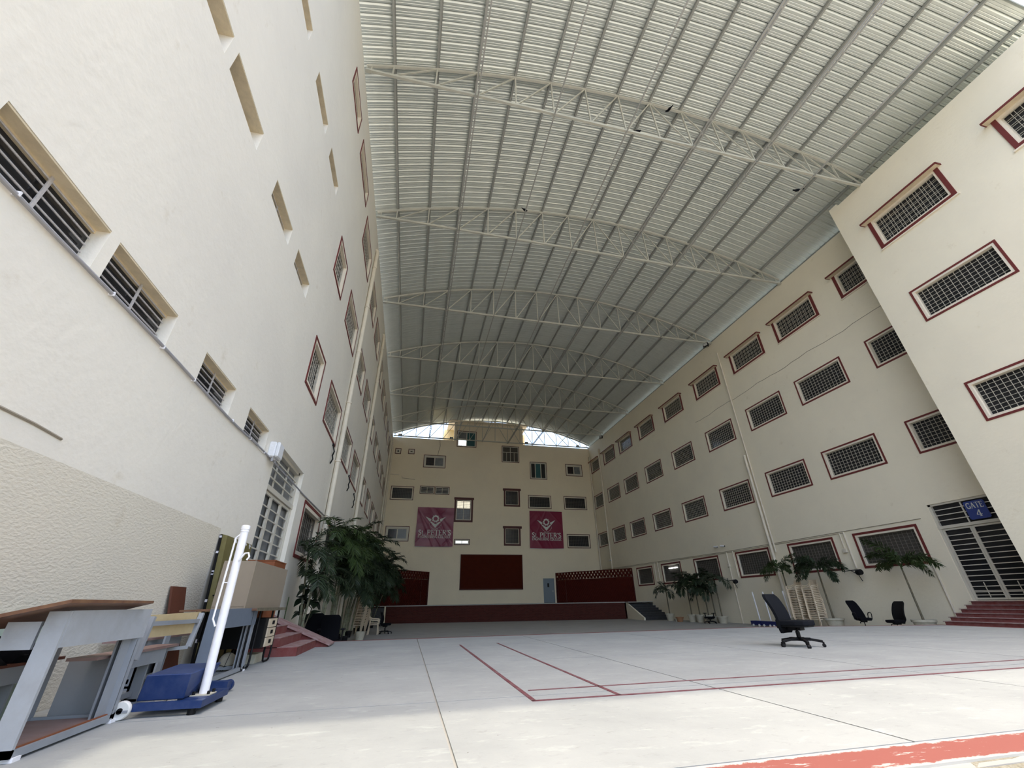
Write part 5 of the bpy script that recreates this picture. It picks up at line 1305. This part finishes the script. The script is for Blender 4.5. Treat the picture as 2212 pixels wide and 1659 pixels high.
gl = 'tall palms along the plain wall'
specs = [
 ('tall cane palm nearest the red door steps', -2.45, 12.25, 2.35, 1.05, 8, 'leaf_b', 2, (.0,.1)),
 ('pale-caned palm just past the two black chairs', -2.4, 15.1, 3.1, 1.3, 9, 'leaf_a', 2, (.05,-.1)),
 ('cane palm behind the black chairs with fronds to eye height', -2.3, 16.2, 2.2, 1.2, 9, 'leaf_b', 2, (.1,.1)),
 ('fuller palm in the middle of the clump under the second drain pipe', -2.45, 17.6, 3.0, 1.4, 10, 'leaf_a', 3, (.1,.1)),
 ('shorter palm at the front of the clump', -2.15, 18.8, 2.1, 1.3, 10, 'leaf_b', 2, (.1,0)),
 ('high palm reaching the lower middle windows', -2.45, 20.2, 3.5, 1.5, 10, 'leaf_b', 2, (.1,.2)),
 ('palm behind the tall stack of plastic chairs', -2.4, 22.3, 2.6, 1.5, 10, 'leaf_b', 3, (.15,.1)),
 ('leaning palm beyond the chair stack', -2.3, 24.8, 3.6, 1.6, 10, 'leaf_b', 2, (.3,.1)),
 ('wide palm near the stage steps, drooping over the terracotta screen', -2.1, 27.6, 3.0, 1.7, 10, 'leaf_b', 3, (.35,.1)),
 ('farthest palm of the clump, its fronds against the terracotta screen', -2.0, 30.5, 2.8, 1.7, 11, 'leaf_b', 2, (.5,0)),
]
for k, (lb, x, y, h, L, nf, m, cn, ln) in enumerate(specs):
    palm(lb, (x,y,LOW), h, L, nf, m, (.16,.26), gl, 40+k, trunk_r=.032, tmat='cane', canes=cn, lean=ln, wall=(0, x-XL-.02), potm='black')

# broad-leaved plants
def leaf_mb(l_, w_, fold):
    mb = MB(); n = 6
    for i in range(n+1):
        t_ = i/n; hw = w_*math.sin(PI*(t_**.75))*.5+.004; z = -.35*l_*t_*t_
        mb.v += [(l_*t_, -hw, z+fold*hw), (l_*t_, 0, z), (l_*t_, hw, z+fold*hw)]
    for i in range(n):
        for j in (0,1):
            a = i*3+j; mb.f.append((a,a+1,a+4,a+3)); mb.mi.append(0)
    return mb
LFM = [leaf_mb(.34,.24,.25).mesh('leaf','broad_leaf',True,recalc=False), leaf_mb(.28,.2,.15).mesh('leaf','broad_leaf',True,recalc=False)]
def broad_plant(label, loc, h, n, seed, branches):
    rnd = random.Random(seed); t = thing('broad_leaved_plant', label, 'plant', loc)
    obj('pot', MB().lathe([(.14,0),(.2,.26),(.21,.3),(.18,.3),(.175,.26)], n=16), 'black', t, True)
    for bx, by, bh in branches:
        pts = [(bx*(i/6)**1.2, by*(i/6)**1.2, .25+(bh-.25)*i/6) for i in range(7)]
        obj('stem', MB().tube(pts, [.022*(1-.6*i/6) for i in range(7)], 7), 'trunk', t, True)
        for k in range(n):
            f = rnd.uniform(.5,1); q = Vector(pts[min(6,int(f*6))])
            link('leaf', rnd.choice(LFM), t, tuple(q), (rnd.uniform(-.4,.4), rnd.uniform(-.7,.7), rnd.uniform(0,6.28)), rnd.uniform(.6,.95))
broad_plant('broad-leaved plant with round dark leaves beside the red door steps', (-2.5,12.55,LOW), 2.0, 13, 5, [(.0,.1,2.35),(.25,.7,1.9),(-.05,-.3,2.0)])
broad_plant('broad-leaved plant behind the tall stack of plastic chairs', (-2.2,25.6,LOW), 2.0, 16, 8, [(.1,.2,1.9),(.5,.4,1.6)])
tag(obj('green_stake', MB().tube([(-2.72,11.75,LOW),(-2.72,11.8,.95)], .012, 6), 'leaf_a'), 'thin green stake standing by the wall next to the red door steps', 'stake')

t = thing('clay_basin', 'low terracotta basin between the whitewashed pots', 'basin', (17.35,27.4,LOW))
obj('bowl', MB().lathe([(.16,0),(.24,.22),(.26,.24),(.26,.27),(.22,.26),(.18,.05)], n=18), 'basket', t, True)
obj('lip', MB().bar((-.25,.06,0),(-.20,.05,.27),.03,.03), 'pot', t)
for k, (x, y, sx, sy) in enumerate([(-1.62,12.95,.16,.05),(-1.40,13.0,.10,.04)]):
    tag(obj('paper_scrap', MB().prism(rrect(sx*2,sy*4,.03), 'z', 0, .035).xf(Matrix.Translation((x,y,LOW))), 'paper'), ['pale scrap of litter beside the black chairs','smaller pale scrap of litter beside the black chairs'][k], 'litter')
tag(obj('pot', MB().lathe([(.16,0),(.21,.3),(.2,.3),(.18,.27)], (-1.75,20.5,LOW), 16), 'pot', None, True), 'small pale empty pot between the black chairs and the chair stack', 'pot')

# pigeons on the steelwork
def pigeon(label, loc, rz):
    t = thing('pigeon', label, 'bird', loc, rz, 'pigeons on the roof steel')
    obj('body', MB().tube([(-.24,0,.05),(-.12,0,.07),(-.04,0,.09),(.05,0,.115),(.10,0,.16),(.13,0,.20),(.155,0,.205)], [.012,.03,.055,.058,.036,.03,.012], 8), 'navy_fabric', t, True)
    obj('beak', MB().tube([(.15,0,.205),(.18,0,.198)], [.009,.002], 5), 'black', t)
    for s in (-1,1): obj('leg', MB().tube([(0,s*.02,.06),(.0,s*.02,0)], .005, 4), 'black', t)
for k, (x, y, lb) in enumerate([(px[4],12.2,'dark pigeon on a tie beam between the first two trusses'),(px[8]-.55,7.92,'dark pigeon high on the front truss'),(px[6]+.5,7.92,'dark pigeon low on the front truss'),(px[12]+.0,8.7,'dark pigeon on the tie beam nearest the gate wall')]):
    z = [BZ-.05, arc_z(px[8]-.55)-.28, BZ+.05, BZ-.05][k]
    pigeon(lb, (x,y,z), [.6,1.8,0,2.4][k])

for k, (y, z) in enumerate([(14.3, 5.35), (18.6, 5.45), (20.9, 5.2)]):
    t = thing('cable_tail', ['dark cable tail dangling below a lower middle window, before the thick drain pipe','dark cable tail between the first two drain pipes','smaller cable tail beside the second drain pipe'][k], 'cable', (XL, y, z), 0, 'cable tails on the plain wall')
    obj('cable', MB().tube([(.02,0,.25),(.06,.04,.1),(.10,-.02,0),(.05,.06,-.12),(.09,.02,-.25),(.03,.05,-.4)], .022, 6), 'black', t, True)
    obj('clip', MB().box(0,.05,-.03,.03,.2,.28), 'black', t)
